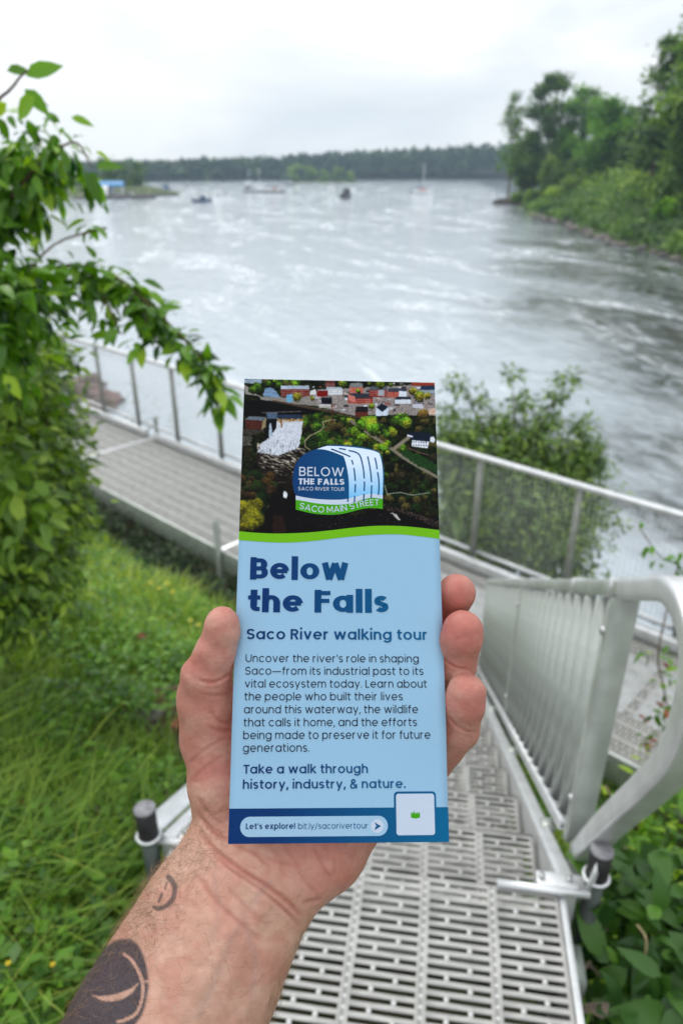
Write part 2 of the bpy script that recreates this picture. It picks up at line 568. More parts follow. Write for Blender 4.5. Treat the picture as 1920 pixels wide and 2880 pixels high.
def put_shape(name, polys, m, lift, parent=None, label=None):
    """flat print: list of 2D outlines (metres on the card) as thin ink layers"""
    import mathutils
    V = []; F = []
    for pl in polys:
        pl = [Vector((float(p[0]), float(p[1]), 0)) for p in pl]
        tris = mathutils.geometry.tessellate_polygon([pl])
        b = len(V)
        V += [(p.x, p.y, float(bend(p.x, p.y)) + lift) for p in pl]
        for t in tris:
            a, c, d = [pl[q] for q in t]
            if (c - a).cross(d - a).z < 0: t = (t[0], t[2], t[1])
            F.append([b + t[0], b + t[1], b + t[2]])
    me = mesh_np(name, V, np.array(F), m)
    return link(name, me, parent or card, label=label)

# crop-of-artwork units to metres on the card
_H = np.array([[7.495192773151996e-05, 1.1786602622490359e-07, -0.05804824151294148],
               [5.071292361200871e-07, -7.492238288557256e-05, 0.11931779069336046],
               [-1.006679189451754e-05, 4.9544243939639436e-05, 1.0]])
def art(x, y):
    w = _H[2, 0] * x + _H[2, 1] * y + 1
    return (_H[0, 0] * x + _H[0, 1] * y + _H[0, 2]) / w, (_H[1, 0] * x + _H[1, 1] * y + _H[1, 2]) / w
_Hi = np.linalg.inv(_H)
def unart(x, y):
    w = _Hi[2, 0] * x + _Hi[2, 1] * y + _Hi[2, 2]
    return (_Hi[0, 0] * x + _Hi[0, 1] * y + _Hi[0, 2]) / w, (_Hi[1, 0] * x + _Hi[1, 1] * y + _Hi[1, 2]) / w

def spline(pts, n=12):
    """catmull-rom through points"""
    p = np.array(pts, float)
    p = np.vstack([2 * p[0] - p[1], p, 2 * p[-1] - p[-2]])
    out = []
    for i in range(1, len(p) - 2):
        for t in np.linspace(0, 1, n, endpoint=False):
            a, b, c, d = p[i - 1], p[i], p[i + 1], p[i + 2]
            out.append(.5 * ((2 * b) + (-a + c) * t + (2 * a - 5 * b + 4 * c - d) * t * t + (-a + 3 * b - 3 * c + d) * t ** 3))
    out.append(p[-2])
    return np.array(out)

# ---------------------------------------------------------------- aerial photograph, painted as ink colours on a fine sheet
PW, PH = 520, 420
XA, YA = 40.0, 60.0
gx, gy, gf = sheet_grid(PW, PH, -CARD_W / 2 + 1e-5, CARD_W / 2 - 1e-5, art(700, 1195)[1] - .0018, CARD_H / 2 - 1e-5)
U, V = unart(gx, gy)            # artwork units, same layout as the printed picture
img = np.zeros((len(U), 3))
n1 = fbm(U / 60, V / 60, 5, 1, .6); n2 = fbm(U / 16, V / 14, 4, 5, .6); n3 = fbm(U / 5, V / 5, 3, 9, .6)
def sc(c): return np.array(c, float)
def lerp(a, b, t): return a + (b - a) * np.clip(t, 0, 1)[:, None]
def inpoly(P):
    P = np.array(P, float); c = np.zeros(len(U), bool); j = len(P) - 1
    for i in range(len(P)):
        xi, yi = P[i]; xj, yj = P[j]
        if yi != yj:
            c ^= ((yi > V) != (yj > V)) & (U < (xj - xi) * (V - yi) / (yj - yi) + xi)
        j = i
    return c
def paint(P, col, amt=0.15, al=1.0, jag=0.0):
    global img
    if jag:
        global U, V
        U0, V0 = U, V
        U = U + (fbm(U0 / 14, V0 / 14, 3, 3) - .5) * jag; V = V + (fbm(U0 / 14, V0 / 14, 3, 33) - .5) * jag
        m = inpoly(P); U, V = U0, V0
    else: m = inpoly(P)
    c = sc(col)[None, :] * (1 + amt * 2 * (n3[m] - .5))[:, None]
    img[m] = img[m] * (1 - al) + c * al
def pline(P, w, col, amt=.15):
    P = np.array(P, float)
    m = np.zeros(len(U), bool)
    for a, b in zip(P[:-1], P[1:]):
        d = b - a; t = np.clip(((U - a[0]) * d[0] + (V - a[1]) * d[1]) / (d @ d), 0, 1)
        m |= (U - a[0] - t * d[0]) ** 2 + (V - a[1] - t * d[1]) ** 2 < (w / 2) ** 2
    img[m] = sc(col) * (1 + amt * 2 * (n3[m] - .5))[:, None]
# woodland base
img[:] = lerp(np.tile(sc([8, 16, 8]), (len(U), 1)), sc([60, 74, 26]), (n2 - .38) * 2.4)
img[:] = lerp(img, sc([74, 56, 38]), (n1 - .5) * 3.0 * (n3 + .2))
img[:] = lerp(img, sc([6, 9, 10]), (.42 - n3) * 3.4)
rr = np.random.default_rng(3)
def crowns(n, x0, x1, y0, y1, r0, r1, cols, seed):
    r_ = np.random.default_rng(seed)
    order = np.sort(r_.uniform(y0, y1, n))
    for yy in order:
        xx = r_.uniform(x0, x1); r = r_.uniform(r0, r1); c = sc(cols[r_.integers(len(cols))])
        lim = (np.abs(U - xx) < r * 1.4) & (np.abs(V - yy) < r * 1.4)
        idx = np.nonzero(lim)[0]
        if not len(idx): continue
        dd = np.sqrt((U[idx] - xx) ** 2 + ((V[idx] - yy) / 1.05) ** 2) / r + (n3[idx] - .5) * .9
        k_ = idx[dd < .95]
        sh = np.clip(.75 - .55 * ((V[k_] - yy) / r) + (n3[k_] - .5) * 2.0, .12, 1.5)
        img[k_] = c[None, :] * sh[:, None]
G = [[62, 96, 22], [84, 122, 28], [48, 78, 24], [36, 62, 26], [92, 84, 44], [30, 50, 22]]
GB = [[120, 160, 30], [96, 146, 34], [140, 150, 38]]
DK = [[20, 40, 20], [30, 52, 24], [60, 54, 38], [16, 30, 20]]
crowns(150, 480, 1100, 300, 560, 16, 40, G, 5)
crowns(90, 980, 1480, 330, 1000, 20, 46, DK + G[3:], 6)
crowns(30, 760, 1220, 350, 800, 22, 44, GB + G[:2], 7)
crowns(60, 50, 360, 720, 1150, 18, 44, DK, 8)
crowns(26, 1100, 1470, 560, 860, 18, 40, G[2:5] + DK, 12)
# river gorge lower left: dark rock and water, brown foam
paint([(330, 740), (470, 760), (470, 1000), (900, 1030), (1100, 960), (1490, 1060), (1490, 1180), (40, 1180), (230, 1100)], [14, 13, 16], .5, 1, 60)
paint([(300, 1030), (370, 1040), (400, 1170), (290, 1170)], [52, 34, 28], .5, .8, 40)
m = inpoly([(1080, 950), (1490, 1080), (1490, 1140), (1200, 1010), (1080, 1000)]); img[m] = lerp(img[m], sc([112, 92, 84]), (n3[m] - .48) * 6)
m = inpoly([(420, 1020), (1200, 1020), (1200, 1130), (420, 1130)]); img[m] = lerp(img[m], sc([150, 150, 155]), (n3[m] - .72) * 12)
paint([(1130, 1015), (1165, 1020), (1205, 1070), (1190, 1072)], [190, 188, 185], .4, 1, 12)
paint([(375, 860), (405, 865), (395, 915), (368, 912)], [220, 226, 232], .2, 1, 14)
# upper river, bridge and dark pool
paint([(80, 215), (500, 225), (640, 300), (480, 330), (90, 330)], [8, 10, 14], .6, 1, 20)
paint([(215, 130), (300, 130), (350, 195), (230, 190)], [120, 150, 182], .4, 1, 14)
paint([(90, 66), (215, 66), (225, 100), (90, 95)], [150, 168, 186], .4, 1, 12)
paint([(88, 105), (140, 130), (210, 190), (100, 175)], [150, 146, 142], .2, 1, 6)
crowns(14, 150, 215, 110, 160, 18, 30, G, 14)
crowns(40, 225, 480, 75, 110, 14, 26, G + GB[:1], 15)
# rapids below the falls
m = inpoly([(185, 520), (520, 560), (560, 640), (470, 740), (450, 860), (420, 900), (330, 800), (230, 740), (180, 660)])
st = fbm((U * .8 + V * .3) / 26, (V * .9 - U * .35) / 7, 5, 21, .65)
img[m] = lerp(np.tile(sc([30, 24, 20]), (m.sum(), 1)), sc([206, 200, 186]), (st[m] - .36 - .0011 * (V[m] - 560)) * 4.2)
# the falls
paint([(325, 350), (515, 350), (500, 440), (490, 520), (470, 560), (330, 610), (190, 590), (215, 520), (250, 500), (300, 440)], [206, 212, 224], .12, 1, 16)
m = inpoly([(325, 350), (515, 350), (500, 440), (490, 540), (470, 580), (330, 630), (190, 600), (215, 520), (300, 440)]); fs_ = fbm(U / 7, V / 34, 4, 66, .6); img[m] = lerp(img[m], sc([120, 122, 130]), (.46 - fs_[m]) * 3.2 * np.clip((V[m] - 380) / 160, .25, 1.3))
m = inpoly([(325, 350), (515, 350), (510, 380), (330, 382)]); img[m] = lerp(img[m], sc([150, 106, 30]), (n3[m] - .25 - (V[m] - 352) / 60) * 6)
paint([(350, 350), (364, 350), (362, 412), (354, 412)], [140, 96, 30], .3, 1, 4)
paint([(240, 330), (330, 330), (318, 420), (250, 500), (235, 500)], [16, 18, 24], .6, 1, 6)
paint([(272, 380), (284, 378), (296, 470), (266, 472)], [170, 186, 204], .2, 1, 4)
paint([(318, 318), (500, 318), (512, 348), (322, 350)], [44, 62, 88], .4, 1, 6)
paint([(250, 300), (330, 300), (330, 350), (255, 350)], [84, 104, 128], .4, 1, 8)
pline([(220, 305), (500, 296)], 6, [110, 108, 110])
# powerhouse
paint([(98, 356), (225, 362), (212, 428), (105, 420)], [88, 44, 36], .4)
paint([(225, 362), (252, 338), (246, 410), (214, 430)], [150, 136, 104], .25)
paint([(96, 354), (130, 330), (250, 336), (225, 362)], [110, 122, 136], .35)
paint([(80, 420), (214, 430), (240, 410), (235, 440), (130, 470), (80, 450)], [70, 64, 58], .5, 1, 8)
paint([(74, 470), (150, 470), (140, 540), (72, 545)], [96, 92, 88], .9, .8, 30)
# town: pale ground, streets, roofs, brick blocks, cars
paint([(560, 150), (1460, 96), (1462, 330), (1190, 320), (1010, 320), (860, 330), (640, 262), (560, 200)], [150, 142, 140], .28, 1, 14)
paint([(200, 190), (390, 196), (560, 180), (640, 262), (420, 240), (210, 214)], [142, 138, 134], .25, 1, 8)
rt = np.random.default_rng(17)
for _ in range(90):
    x, y = rt.uniform(560, 1455), rt.uniform(92, 300); w, h = rt.uniform(12, 46), rt.uniform(6, 16)
    c = [[210, 212, 218], [176, 180, 190], [60, 62, 72], [112, 104, 104], [150, 84, 68], [190, 180, 172]][rt.integers(6)]
    paint([(x, y), (x + w, y - 2), (x + w, y + h), (x, y + h)], c, .2)
for _ in range(120):
    x, y = rt.uniform(600, 1440), rt.uniform(180, 318)
    c = [[30, 32, 40], [225, 228, 232], [150, 30, 34], [90, 96, 108], [40, 70, 120]][rt.integers(5)]
    paint([(x, y), (x + 7, y - 1), (x + 8, y + 3), (x, y + 4)], c, .1)
def block(x, y, w, h, roof, wall, rh=.45, skew=6, win=True):
    paint([(x + skew, y), (x + w - 2, y), (x + w, y + h * rh), (x, y + h * rh)], roof, .15)
    paint([(x, y + h * rh), (x + w, y + h * rh), (x + w, y + h), (x + 2, y + h)], wall, .15)
    if win:
        for q in np.arange(x + 6, x + w - 5, 11):
            for r_ in np.arange(y + h * rh + 5, y + h - 6, 13):
                paint([(q, r_), (q + 5, r_), (q + 5, r_ + 7), (q, r_ + 7)], [196, 178, 172], .1)
block(352, 112, 204, 78, [168, 182, 200], [112, 34, 28], .34, 4)
paint([(352, 112), (392, 112), (398, 134), (356, 140)], [186, 200, 216], .1)
block(668, 70, 70, 60, [110, 60, 50], [96, 36, 34], .4)
block(672, 122, 120, 56, [178, 188, 198], [206, 214, 222], .35)
block(610, 140, 76, 50, [152, 160, 172], [132, 20, 20], .2, 2, False)
block(640, 196, 76, 46, [40, 44, 58], [16, 20, 34], .3, 2, False)
block(622, 246, 90, 26, [196, 200, 204], [176, 170, 164], .4, 2, False)
block(840, 95, 96, 72, [128, 132, 134], [190, 88, 74], .42)
block(828, 168, 176, 74, [58, 62, 76], [158, 52, 40], .48)
paint([(828, 172), (880, 190), (880, 232), (836, 214)], [206, 128, 116], .2)
block(980, 118, 128, 76, [92, 98, 110], [138, 44, 36], .36)
paint([(1046, 142), (1088, 144), (1084, 188), (1046, 186)], [168, 172, 184], .12)
block(1112, 132, 134, 66, [66, 72, 88], [172, 62, 44], .38)
paint([(1190, 150), (1248, 154), (1244, 196), (1190, 196)], [212, 218, 230], .08)
block(1162, 192, 116, 50, [48, 52, 70], [206, 212, 224], .38, 14, False)
block(1288, 216, 74, 56, [132, 128, 136], [196, 196, 210], .5, 10, False)
block(880, 262, 92, 76, [34, 30, 40], [104, 48, 40], .5, 12, False)
paint([(1030, 262), (1076, 240), (1118, 260), (1114, 326), (1026, 330)], [198, 210, 226], .12)
paint([(1030, 268), (1070, 240), (1118, 262), (1076, 300)], [26, 38, 58], .15)
block(1340, 112, 110, 56, [36, 60, 92], [150, 160, 172], .55, 12, False)
block(1280, 90, 170, 24, [168, 72, 48], [150, 58, 40], .5, 2, False)
paint([(1400, 280), (1456, 270), (1456, 318), (1406, 320)], [206, 178, 160], .2)
paint([(392, 178), (440, 172), (436, 228), (396, 232)], [112, 170, 206], .15)
paint([(560, 150), (600, 136), (604, 176), (562, 178)], [210, 212, 216], .15)
for cx, cy, r in [(790, 100, 30), (905, 150, 18), (1060, 98, 34), (1130, 108, 18), (1290, 150, 26), (1340, 190, 44), (1395, 188, 26), (470, 196, 34), (575, 205, 18), (980, 100, 16), (995, 262, 22), (1360, 320, 40)]:
    crowns(3, cx - r * .35, cx + r * .35, cy - r * .2, cy + r * .2, r * .7, r * .95, [[124, 150, 30], [104, 134, 36], [150, 142, 44]] if cy < 300 else [[140, 108, 44], [124, 100, 48]], int(cx))
# railway and main road across
pline([(300, 222), (500, 262), (720, 300), (920, 344), (1060, 372)], 15, [74, 60, 50], .5)
pline([(300, 216), (500, 254), (720, 292)], 4, [132, 110, 92], .3)
pline([(770, 330), (900, 350)], 6, [40, 28, 26])
pline([(850, 362), (930, 420), (1010, 474), (1120, 548), (1230, 630), (1350, 700), (1480, 772)], 22, [132, 126, 112], .25)
pline([(1160, 560), (1210, 520), (1270, 476)], 26, [138, 130, 116], .25)
crowns(16, 920, 1020, 350, 430, 24, 40, GB, 22)
crowns(10, 1170, 1260, 330, 400, 26, 42, GB[1:] + G[:1], 23)
crowns(8, 1060, 1130, 520, 600, 18, 30, GB, 24)
paint([(1180, 560), (1320, 600), (1480, 680), (1480, 740), (1330, 690), (1210, 600)], [36, 74, 36], .4, 1, 18)
paint([(1284, 500), (1408, 504), (1396, 560), (1282, 544)], [222, 228, 238], .06)
paint([(1300, 440), (1420, 452), (1410, 512), (1284, 500), (1250, 462), (1252, 446)], [22, 36, 58], .2)
paint([(1250, 460), (1290, 470), (1290, 484), (1250, 474)], [214, 220, 230], .06)
paint([(1414, 478), (1440, 474), (1450, 500), (1440, 520), (1412, 512)], [214, 222, 232], .06)
for q in range(6):
    for r_ in (0, 22): paint([(1292 + q * 18, 508 + r_ + q), (1299 + q * 18, 508 + r_ + q), (1299 + q * 18, 518 + r_ + q), (1292 + q * 18, 518 + r_ + q)], [50, 56, 70], .1)
pline([(1260, 556), (1330, 586), (1400, 606)], 8, [110, 76, 80], .3)
# footpaths and rail tower
pline([(740, 356), (690, 358), (650, 370), (660, 400), (640, 430), (560, 470), (524, 505), (526, 545), (560, 570)], 8, [160, 150, 120], .2)
pline([(1090, 820), (1108, 884), (1200, 872), (1290, 892), (1410, 874)], 7, [140, 148, 138], .25)
pline([(718, 250), (724, 390)], 5, [92, 44, 26], .4); pline([(712, 250), (714, 380)], 2, [92, 44, 26], .4)
# golden willow lower left
crowns(30, 70, 200, 960, 1120, 30, 62, [[128, 124, 24], [112, 112, 26], [96, 92, 24]], 31)
crowns(24, 60, 330, 760, 900, 18, 40, [[70, 52, 34], [84, 64, 34], [44, 60, 26]], 32)
img *= (.90 + .28 * (fbm(U / 3.2, V / 3.2, 2, 77) - .5))[:, None]
_g = img.reshape(PH + 1, PW + 1, 3)
for _ in range(2):
    _p = np.pad(_g, ((1, 1), (1, 1), (0, 0)), 'edge')
    _g = (_p[:-2, 1:-1] + _p[2:, 1:-1] + _p[1:-1, :-2] + _p[1:-1, 2:] + 2 * _p[1:-1, 1:-1]) / 6
img = _g.reshape(-1, 3)
lum = img.mean(1, keepdims=True); img = np.clip(lum + (img - lum) * .92, 0, 255) / 255
lin = np.where(img <= .04045, img / 12.92, ((img + .055) / 1.055) ** 2.4)
lin = np.clip(1.22 * lin ** 1.2, 0, 1)
pv = np.c_[gx, gy, bend(gx, gy) + 4e-5]
_rx, _ry = zip(*[art(x, y) for x, y in ((20, 1178), (420, 1196), (700, 1176), (1050, 1142), (1490, 1174), (1520, 1178))])
gf = gf[gy[gf].mean(1) > np.interp(gx[gf].mean(1), _rx, _ry)]
me = mesh_np('cover_photo', pv, gf, None)
vcol(me, 'ink', lin)
m, nt, p = nodes_of('leaflet_cover_photo')
at = nt.nodes.new('ShaderNodeAttribute'); at.attribute_name = 'ink'
nt.links.new(at.outputs['Color'], p.inputs['Base Color'])
p.inputs['Roughness'].default_value = 0.45; p.inputs['Specular IOR Level'].default_value = 0.08
me.materials.append(m)
link('cover_photo', me, card, label='aerial photograph of a river waterfall and brick town centre')

# ---------------------------------------------------------------- pale field with wavy top, green ribbon
top = [art(x, y) for x, y in spline([(20, 1147), (45, 1148), (200, 1161), (350, 1165), (540, 1158), (700, 1143), (880, 1122), (1050, 1110), (1250, 1115), (1490, 1142), (1520, 1147)], 8)]
bot = [art(x, y) for x, y in spline([(20, 1208), (40, 1210), (250, 1226), (420, 1229), (600, 1216), (800, 1192), (1000, 1175), (1180, 1171), (1350, 1186), (1492, 1205), (1520, 1210)], 8)]
def clipx(P): return [(min(max(x, -CARD_W / 2 + 1e-5), CARD_W / 2 - 1e-5), y) for x, y in P]
def strip(name, A, B, m, lift, label=None, parent=None):
    n = 90
    xs = np.linspace(max(A[0][0], -CARD_W / 2 + 1e-5), min(A[-1][0], CARD_W / 2 - 1e-5), n)
    A = np.array(A); B = np.array(B)
    ya = np.interp(xs, A[:, 0], A[:, 1]); yb = np.interp(xs, B[:, 0], B[:, 1])
    v = np.vstack([np.c_[xs, ya, bend(xs, ya) + lift], np.c_[xs, yb, bend(xs, yb) + lift]])
    f = [[n + i, n + i + 1, i + 1, i] for i in range(n - 1)]
    return link(name, mesh_np(name, v, np.array(f), m), parent or card, label=label)
strip('green_ribbon', top, bot, M_GREEN, 1.0e-4)
low = [(x, y - .0042) for x, y in bot]
xb, yb = sheet_grid(24, 6, -CARD_W / 2 + 1e-5, CARD_W / 2 - 1e-5, -CARD_H / 2 + 1e-5, -.0992)[:2]
v = np.c_[xb, yb, bend(xb, yb) + 7e-5]
link('navy_band', mesh_np('navy_band', v, sheet_grid(24, 6, 0, 1, 0, 1)[2], M_NAVY), card)
def rrect(x0, y0, x1, y1, r, n=8):
    out = []
    for cx, cy, a0 in ((x1 - r, y1 - r, 0), (x0 + r, y1 - r, 90), (x0 + r, y0 + r, 180), (x1 - r, y0 + r, 270)):
        for q in range(n + 1):
            a = math.radians(a0 + 90 * q / n); out.append((cx + r * math.cos(a), cy + r * math.sin(a)))
    return out
def mm(P): return [(x / 1000, y / 1000) for x, y in P]
put_shape('web_address_pill', [mm(rrect(-45.5, -111.4, 22.4, -102.75, 4.3, 10))], M_PALE, 1.0e-4)
put_shape('code_panel_outline', [mm(rrect(25.4, -112.2, 45.2, -92.2, 1.8))], M_NAVY, 1.0e-4)
put_shape('code_panel', [mm(rrect(26.4, -111.2, 44.3, -93.2, 1.2))], M_WHITE, 1.5e-4)
put_shape('arrow_disc', [mm([(17.45 + 2.95 * math.cos(a), -107.15 + 2.95 * math.sin(a)) for a in np.linspace(0, 2 * math.pi, 28, endpoint=False)])], M_WHITE, 1.4e-4)
put_shape('arrow_mark', [mm([(16.1, -105.4), (19.2, -107.2), (16.9, -106.9)]), mm([(16.9, -106.9), (19.2, -107.2), (16.2, -109.0), (16.75, -107.35), (18.2, -107.25), (16.9, -107.2)])], M_NAVY, 1.8e-4)
# small green town mark in the middle of the white panel
put_shape('town_mark', [mm([(33.2, -103.6), (33.3, -101.2), (33.9, -101.9), (34.2, -100.9), (34.6, -102.0), (34.8, -100.3), (35.3, -102.0), (36.2, -101.2), (36.4, -102.0), (37.4, -101.1), (37.5, -103.6), (35.4, -104.1)])], M_LGREEN, 1.8e-4)

# ---------------------------------------------------------------- lettering: geometric sans drawn as strokes
PI = math.pi
def arc(cx, cy, rx, ry, a0, a1, n=14):
    return [(cx + rx * math.cos(math.radians(a0 + (a1 - a0) * i / n)), cy + ry * math.sin(math.radians(a0 + (a1 - a0) * i / n))) for i in range(n + 1)]
XH, CAP, ASC, DSC = 0.55, 0.70, 0.74, -0.20
def glyph(ch, w):
    """strokes (centre lines) inside the outer outline; returns strokes, advance"""
    h = w / 2; sb = 0.075 - w * .18          # side bearing
    o = 0.012
    R = XH / 2 + o - h; cy = XH / 2; S = []
    Wl = 0.56 + w * .18                       # round lower-case width
    rx = Wl / 2 - h
    B0, X1, C1, A1 = 0.0, XH, CAP, ASC
    if ch == ' ': return [], 0.25 + w * .1
    def ret(width): return [[(x + sb, y) for x, y in s] for s in S], width + 2 * sb
    def ring(cx): return arc(cx, cy, rx, R, 0, 360, 28)
    if ch in 'o': S = [ring(Wl / 2)]; return ret(Wl)
    if ch in 'adqbpg':
        S = [ring(Wl / 2)]; xr = Wl - h + w * .04; xl = h - w * .04
        if ch == 'a': S += [[(xr, 0), (xr, X1)]]
        if ch == 'd': S += [[(xr, 0), (xr, A1)]]
        if ch == 'q': S += [[(xr, DSC), (xr, X1)]]
        if ch == 'b': S += [[(xl, 0), (xl, A1)]]
        if ch == 'p': S += [[(xl, DSC), (xl, X1)]]
        if ch == 'g': S += [[(xr, X1), (xr, 0.03)] + arc(Wl / 2, 0.03, xr - Wl / 2, .235 - h, 0, -150)]
        return ret(Wl + w * .04)
    if ch == 'e': S = [arc(Wl / 2, cy, rx, R, 0, 316, 26), [(h * .9, cy - .005), (Wl - h * .55, cy - .005)]]; return ret(Wl)
    if ch == 'c': S = [arc(Wl / 2, cy, rx, R, 42, 318, 22)]; return ret(Wl - .04)
    if ch == 's':
        a = .39 + w * .15; q = (XH + 2 * o - w) / 4; yt = X1 + o - h - q; yb_ = -o + h + q; rr_ = a / 2 - h
        S = [arc(a / 2, yt, rr_, q, 25, 215, 12) + [(a / 2, cy + .0)] + arc(a / 2, yb_, rr_, q, 55, -155, 14)]
        S = [spline(arc(a / 2, yt, rr_, q, 28, 225, 9) + arc(a / 2, yb_, rr_, q, 45, -152, 9), 3).tolist()]
        return ret(a)
    W2 = .47 + w * .32
    if ch in 'nhm u':
        pass
    if ch == 'n' or ch == 'h':
        r_ = (W2 - w) / 2
        S = [[(h, 0), (h, X1 if ch == 'n' else A1)], arc(h + r_, X1 + o - h - r_ * 1.05, r_, r_ * 1.05, 180, 0, 14) + [(W2 - h, 0)]]
        return ret(W2)
    if ch == 'u':
        r_ = (W2 - w) / 2
        S = [[(W2 - h, 0), (W2 - h, X1)], [(h, X1)] + arc(h + r_, -o + h + r_ * 1.05, r_, r_ * 1.05, 180, 360, 14)]
        return ret(W2)
    if ch == 'm':
        r_ = (W2 * .92 - w) / 2; W3 = 4 * r_ + w
        S = [[(h, 0), (h, X1)]] + [arc(h + r_ * (1 + 2 * k_), X1 + o - h - r_ * 1.05, r_, r_ * 1.05, 180, 0, 12) + [(h + r_ * (2 + 2 * k_), 0)] for k_ in (0, 1)]
        return ret(W3)
    if ch == 'r': S = [[(h, 0), (h, X1)], arc(h + .2, X1 - h - .2 + o, .2, .2, 180, 84, 8)]; return ret(.29 + w * .3)
    if ch == 'i': S = [[(h, 0), (h, X1)], 'dot', ]; S = [[(h, 0), (h, X1)], [(h, XH + .125 - w * .05 - .0), (h, XH + .125 + w * .95)]]; return ret(w)
    if ch == 'l': S = [[(h, 0), (h, A1)]]; return ret(w)
    if ch == 't': S = [[(h + .07, X1 + .14), (h + .07, h + .1)] + arc(h + .17, h + .1 - .0, .1, .1, 180, 265, 6) + [(h + .25, h)], [(0, X1 - h), (.30 + w * .3, X1 - h)]]; return ret(.30 + w * .2)
    if ch == 'f': S = [[(h + .07, 0), (h + .07, A1 - h - .11)] + arc(h + .19, A1 - h - .11, .12, .11, 180, 95, 6) + [(h + .22, A1 - h)], [(0, X1 - h), (.28 + w * .3, X1 - h)]]; return ret(.27 + w * .3)
    if ch == 'k': S = [[(h, 0), (h, A1)], [(h, .22), (.36 + h, X1)], [(.16, .30), (.40 + h, 0)]]; return ret(.44 + w * .3)
    def vee(W_, yt, n_=1):
        out = []; s_ = W_ / n_
        return out
    if ch == 'v': W_ = .50 + w * .3; S = [[(h * 1.0, X1), (W_ / 2, h * .2), (W_ - h, X1)]]; return ret(W_)
    if ch == 'y': W_ = .50 + w * .3; S = [[(h, X1), (W_ / 2 + .0, .02)], [(W_ - h, X1), (W_ / 2 - .10, DSC)]]; return ret(W_)
    if ch == 'w': W_ = .76 + w * .45; S = [[(h, X1), (W_ * .28, h * .2), (W_ / 2, X1 - h * .2), (W_ * .72, h * .2), (W_ - h, X1)]]; return ret(W_)
    if ch == 'x': W_ = .46 + w * .3; S = [[(h, X1), (W_ - h, 0)], [(W_ - h, X1), (h, 0)]]; return ret(W_)
    # capitals
    Wc = .72 + w * .1
    if ch == 'O': S = [arc(Wc / 2, CAP / 2, Wc / 2 - h, CAP / 2 + o - h, 0, 360, 30)]; return ret(Wc)
    if ch == 'C': S = [arc(Wc / 2, CAP / 2, Wc / 2 - h, CAP / 2 + o - h, 40, 320, 24)]; return ret(Wc - .05)
    if ch == 'U': W_ = .56 + w * .3; r_ = W_ / 2 - h; S = [[(h, CAP)] + arc(W_ / 2, r_ + h - o, r_, r_, 180, 360, 14) + [(W_ - h, CAP)]]; return ret(W_)
    if ch == 'L': S = [[(h, CAP), (h, 0)], [(h, h), (.34 + w * .4, h)]]; return ret(.35 + w * .3)
    if ch in 'EF':
        W_ = .38 + w * .45
        S = [[(h, CAP), (h, 0)], [(h, CAP - h), (W_, CAP - h)], [(h, CAP / 2 + .01), (W_ - .03, CAP / 2 + .01)]]
        if ch == 'E': S += [[(h, h), (W_, h)]]
        return ret(W_)
    if ch == 'T': W_ = .46 + w * .4; S = [[(W_ / 2, CAP), (W_ / 2, 0)], [(0, CAP - h), (W_, CAP - h)]]; return ret(W_ - .04)
    if ch == 'H': W_ = .56 + w * .3; S = [[(h, 0), (h, CAP)], [(W_ - h, 0), (W_ - h, CAP)], [(h, CAP / 2), (W_ - h, CAP / 2)]]; return ret(W_)
    if ch == 'A': W_ = .66 + w * .3; S = [[(h, 0), (W_ / 2, CAP - h * .4), (W_ - h, 0)], [(W_ * .2, .2), (W_ * .8, .2)]]; return ret(W_)
    if ch == 'V': W_ = .64 + w * .3; S = [[(h, CAP), (W_ / 2, h * .3), (W_ - h, CAP)]]; return ret(W_)
    if ch == 'W': W_ = .92 + w * .5; S = [[(h, CAP), (W_ * .28, h * .3), (W_ / 2, CAP - h * .3), (W_ * .72, h * .3), (W_ - h, CAP)]]; return ret(W_)
    if ch == 'M': W_ = .68 + w * .4; S = [[(h, 0), (h, CAP - h * .3), (W_ / 2, .16), (W_ - h, CAP - h * .3), (W_ - h, 0)]]; return ret(W_)
    if ch == 'N': W_ = .56 + w * .35; S = [[(h, 0), (h, CAP - h * .3), (W_ - h, h * .3), (W_ - h, CAP)]]; return ret(W_)
    if ch == 'I': S = [[(h, 0), (h, CAP)]]; return ret(w)
    if ch in 'BRP':
        W_ = .46 + w * .4; r_ = (CAP / 2 - h) / 2 + h * .0; ry = (CAP - w) / 4
        yt = CAP - h - ry; S = [[(h, 0), (h, CAP)], [(h, CAP - h), (W_ - h - ry, CAP - h)] + arc(W_ - h - ry * 1.05, yt, ry * 1.0, ry, 90, -90, 10) + [(h, CAP / 2)]]
        if ch == 'B': S += [[(h, CAP / 2), (W_ - h - ry + .01, CAP / 2)] + arc(W_ - h - ry + .015, h + ry, ry * 1.02, ry, 90, -90, 10) + [(h, h)]]
        if ch == 'R': S += [[(W_ * .52, CAP / 2), (W_ - h * .7, 0)]]
        return ret(W_ + .01)
    if ch == 'S':
        a = .50 + w * .2; q = (CAP + 2 * o - w) / 4; yt = CAP + o - h - q; yb_ = -o + h + q; rr_ = a / 2 - h
        S = [spline(arc(a / 2, yt, rr_, q, 20, 230, 10) + arc(a / 2, yb_, rr_, q, 50, -160, 10), 3).tolist()]
        return ret(a)
    if ch == "'": S = [[(h, CAP), (h * .7, CAP - .2)]]; return ret(w)
    if ch == '.': S = [[(h, 0), (h, w * 1.15)]]; return ret(w * 1.05)
    if ch == ',': S = [[(h * 1.2, w * 1.1), (h * 1.0, 0), (0, -.11)]]; return ret(w)
    if ch == '!': S = [[(h, .2), (h, CAP)], [(h, 0), (h, w * 1.1)]]; return ret(w)
    if ch == '/': S = [[(.02, -.1), (.34, CAP + .06)]]; return ret(.34)
    if ch == '-': S = [[(0, .27), (.84, .27)]]; return ret(.86)      # long dash
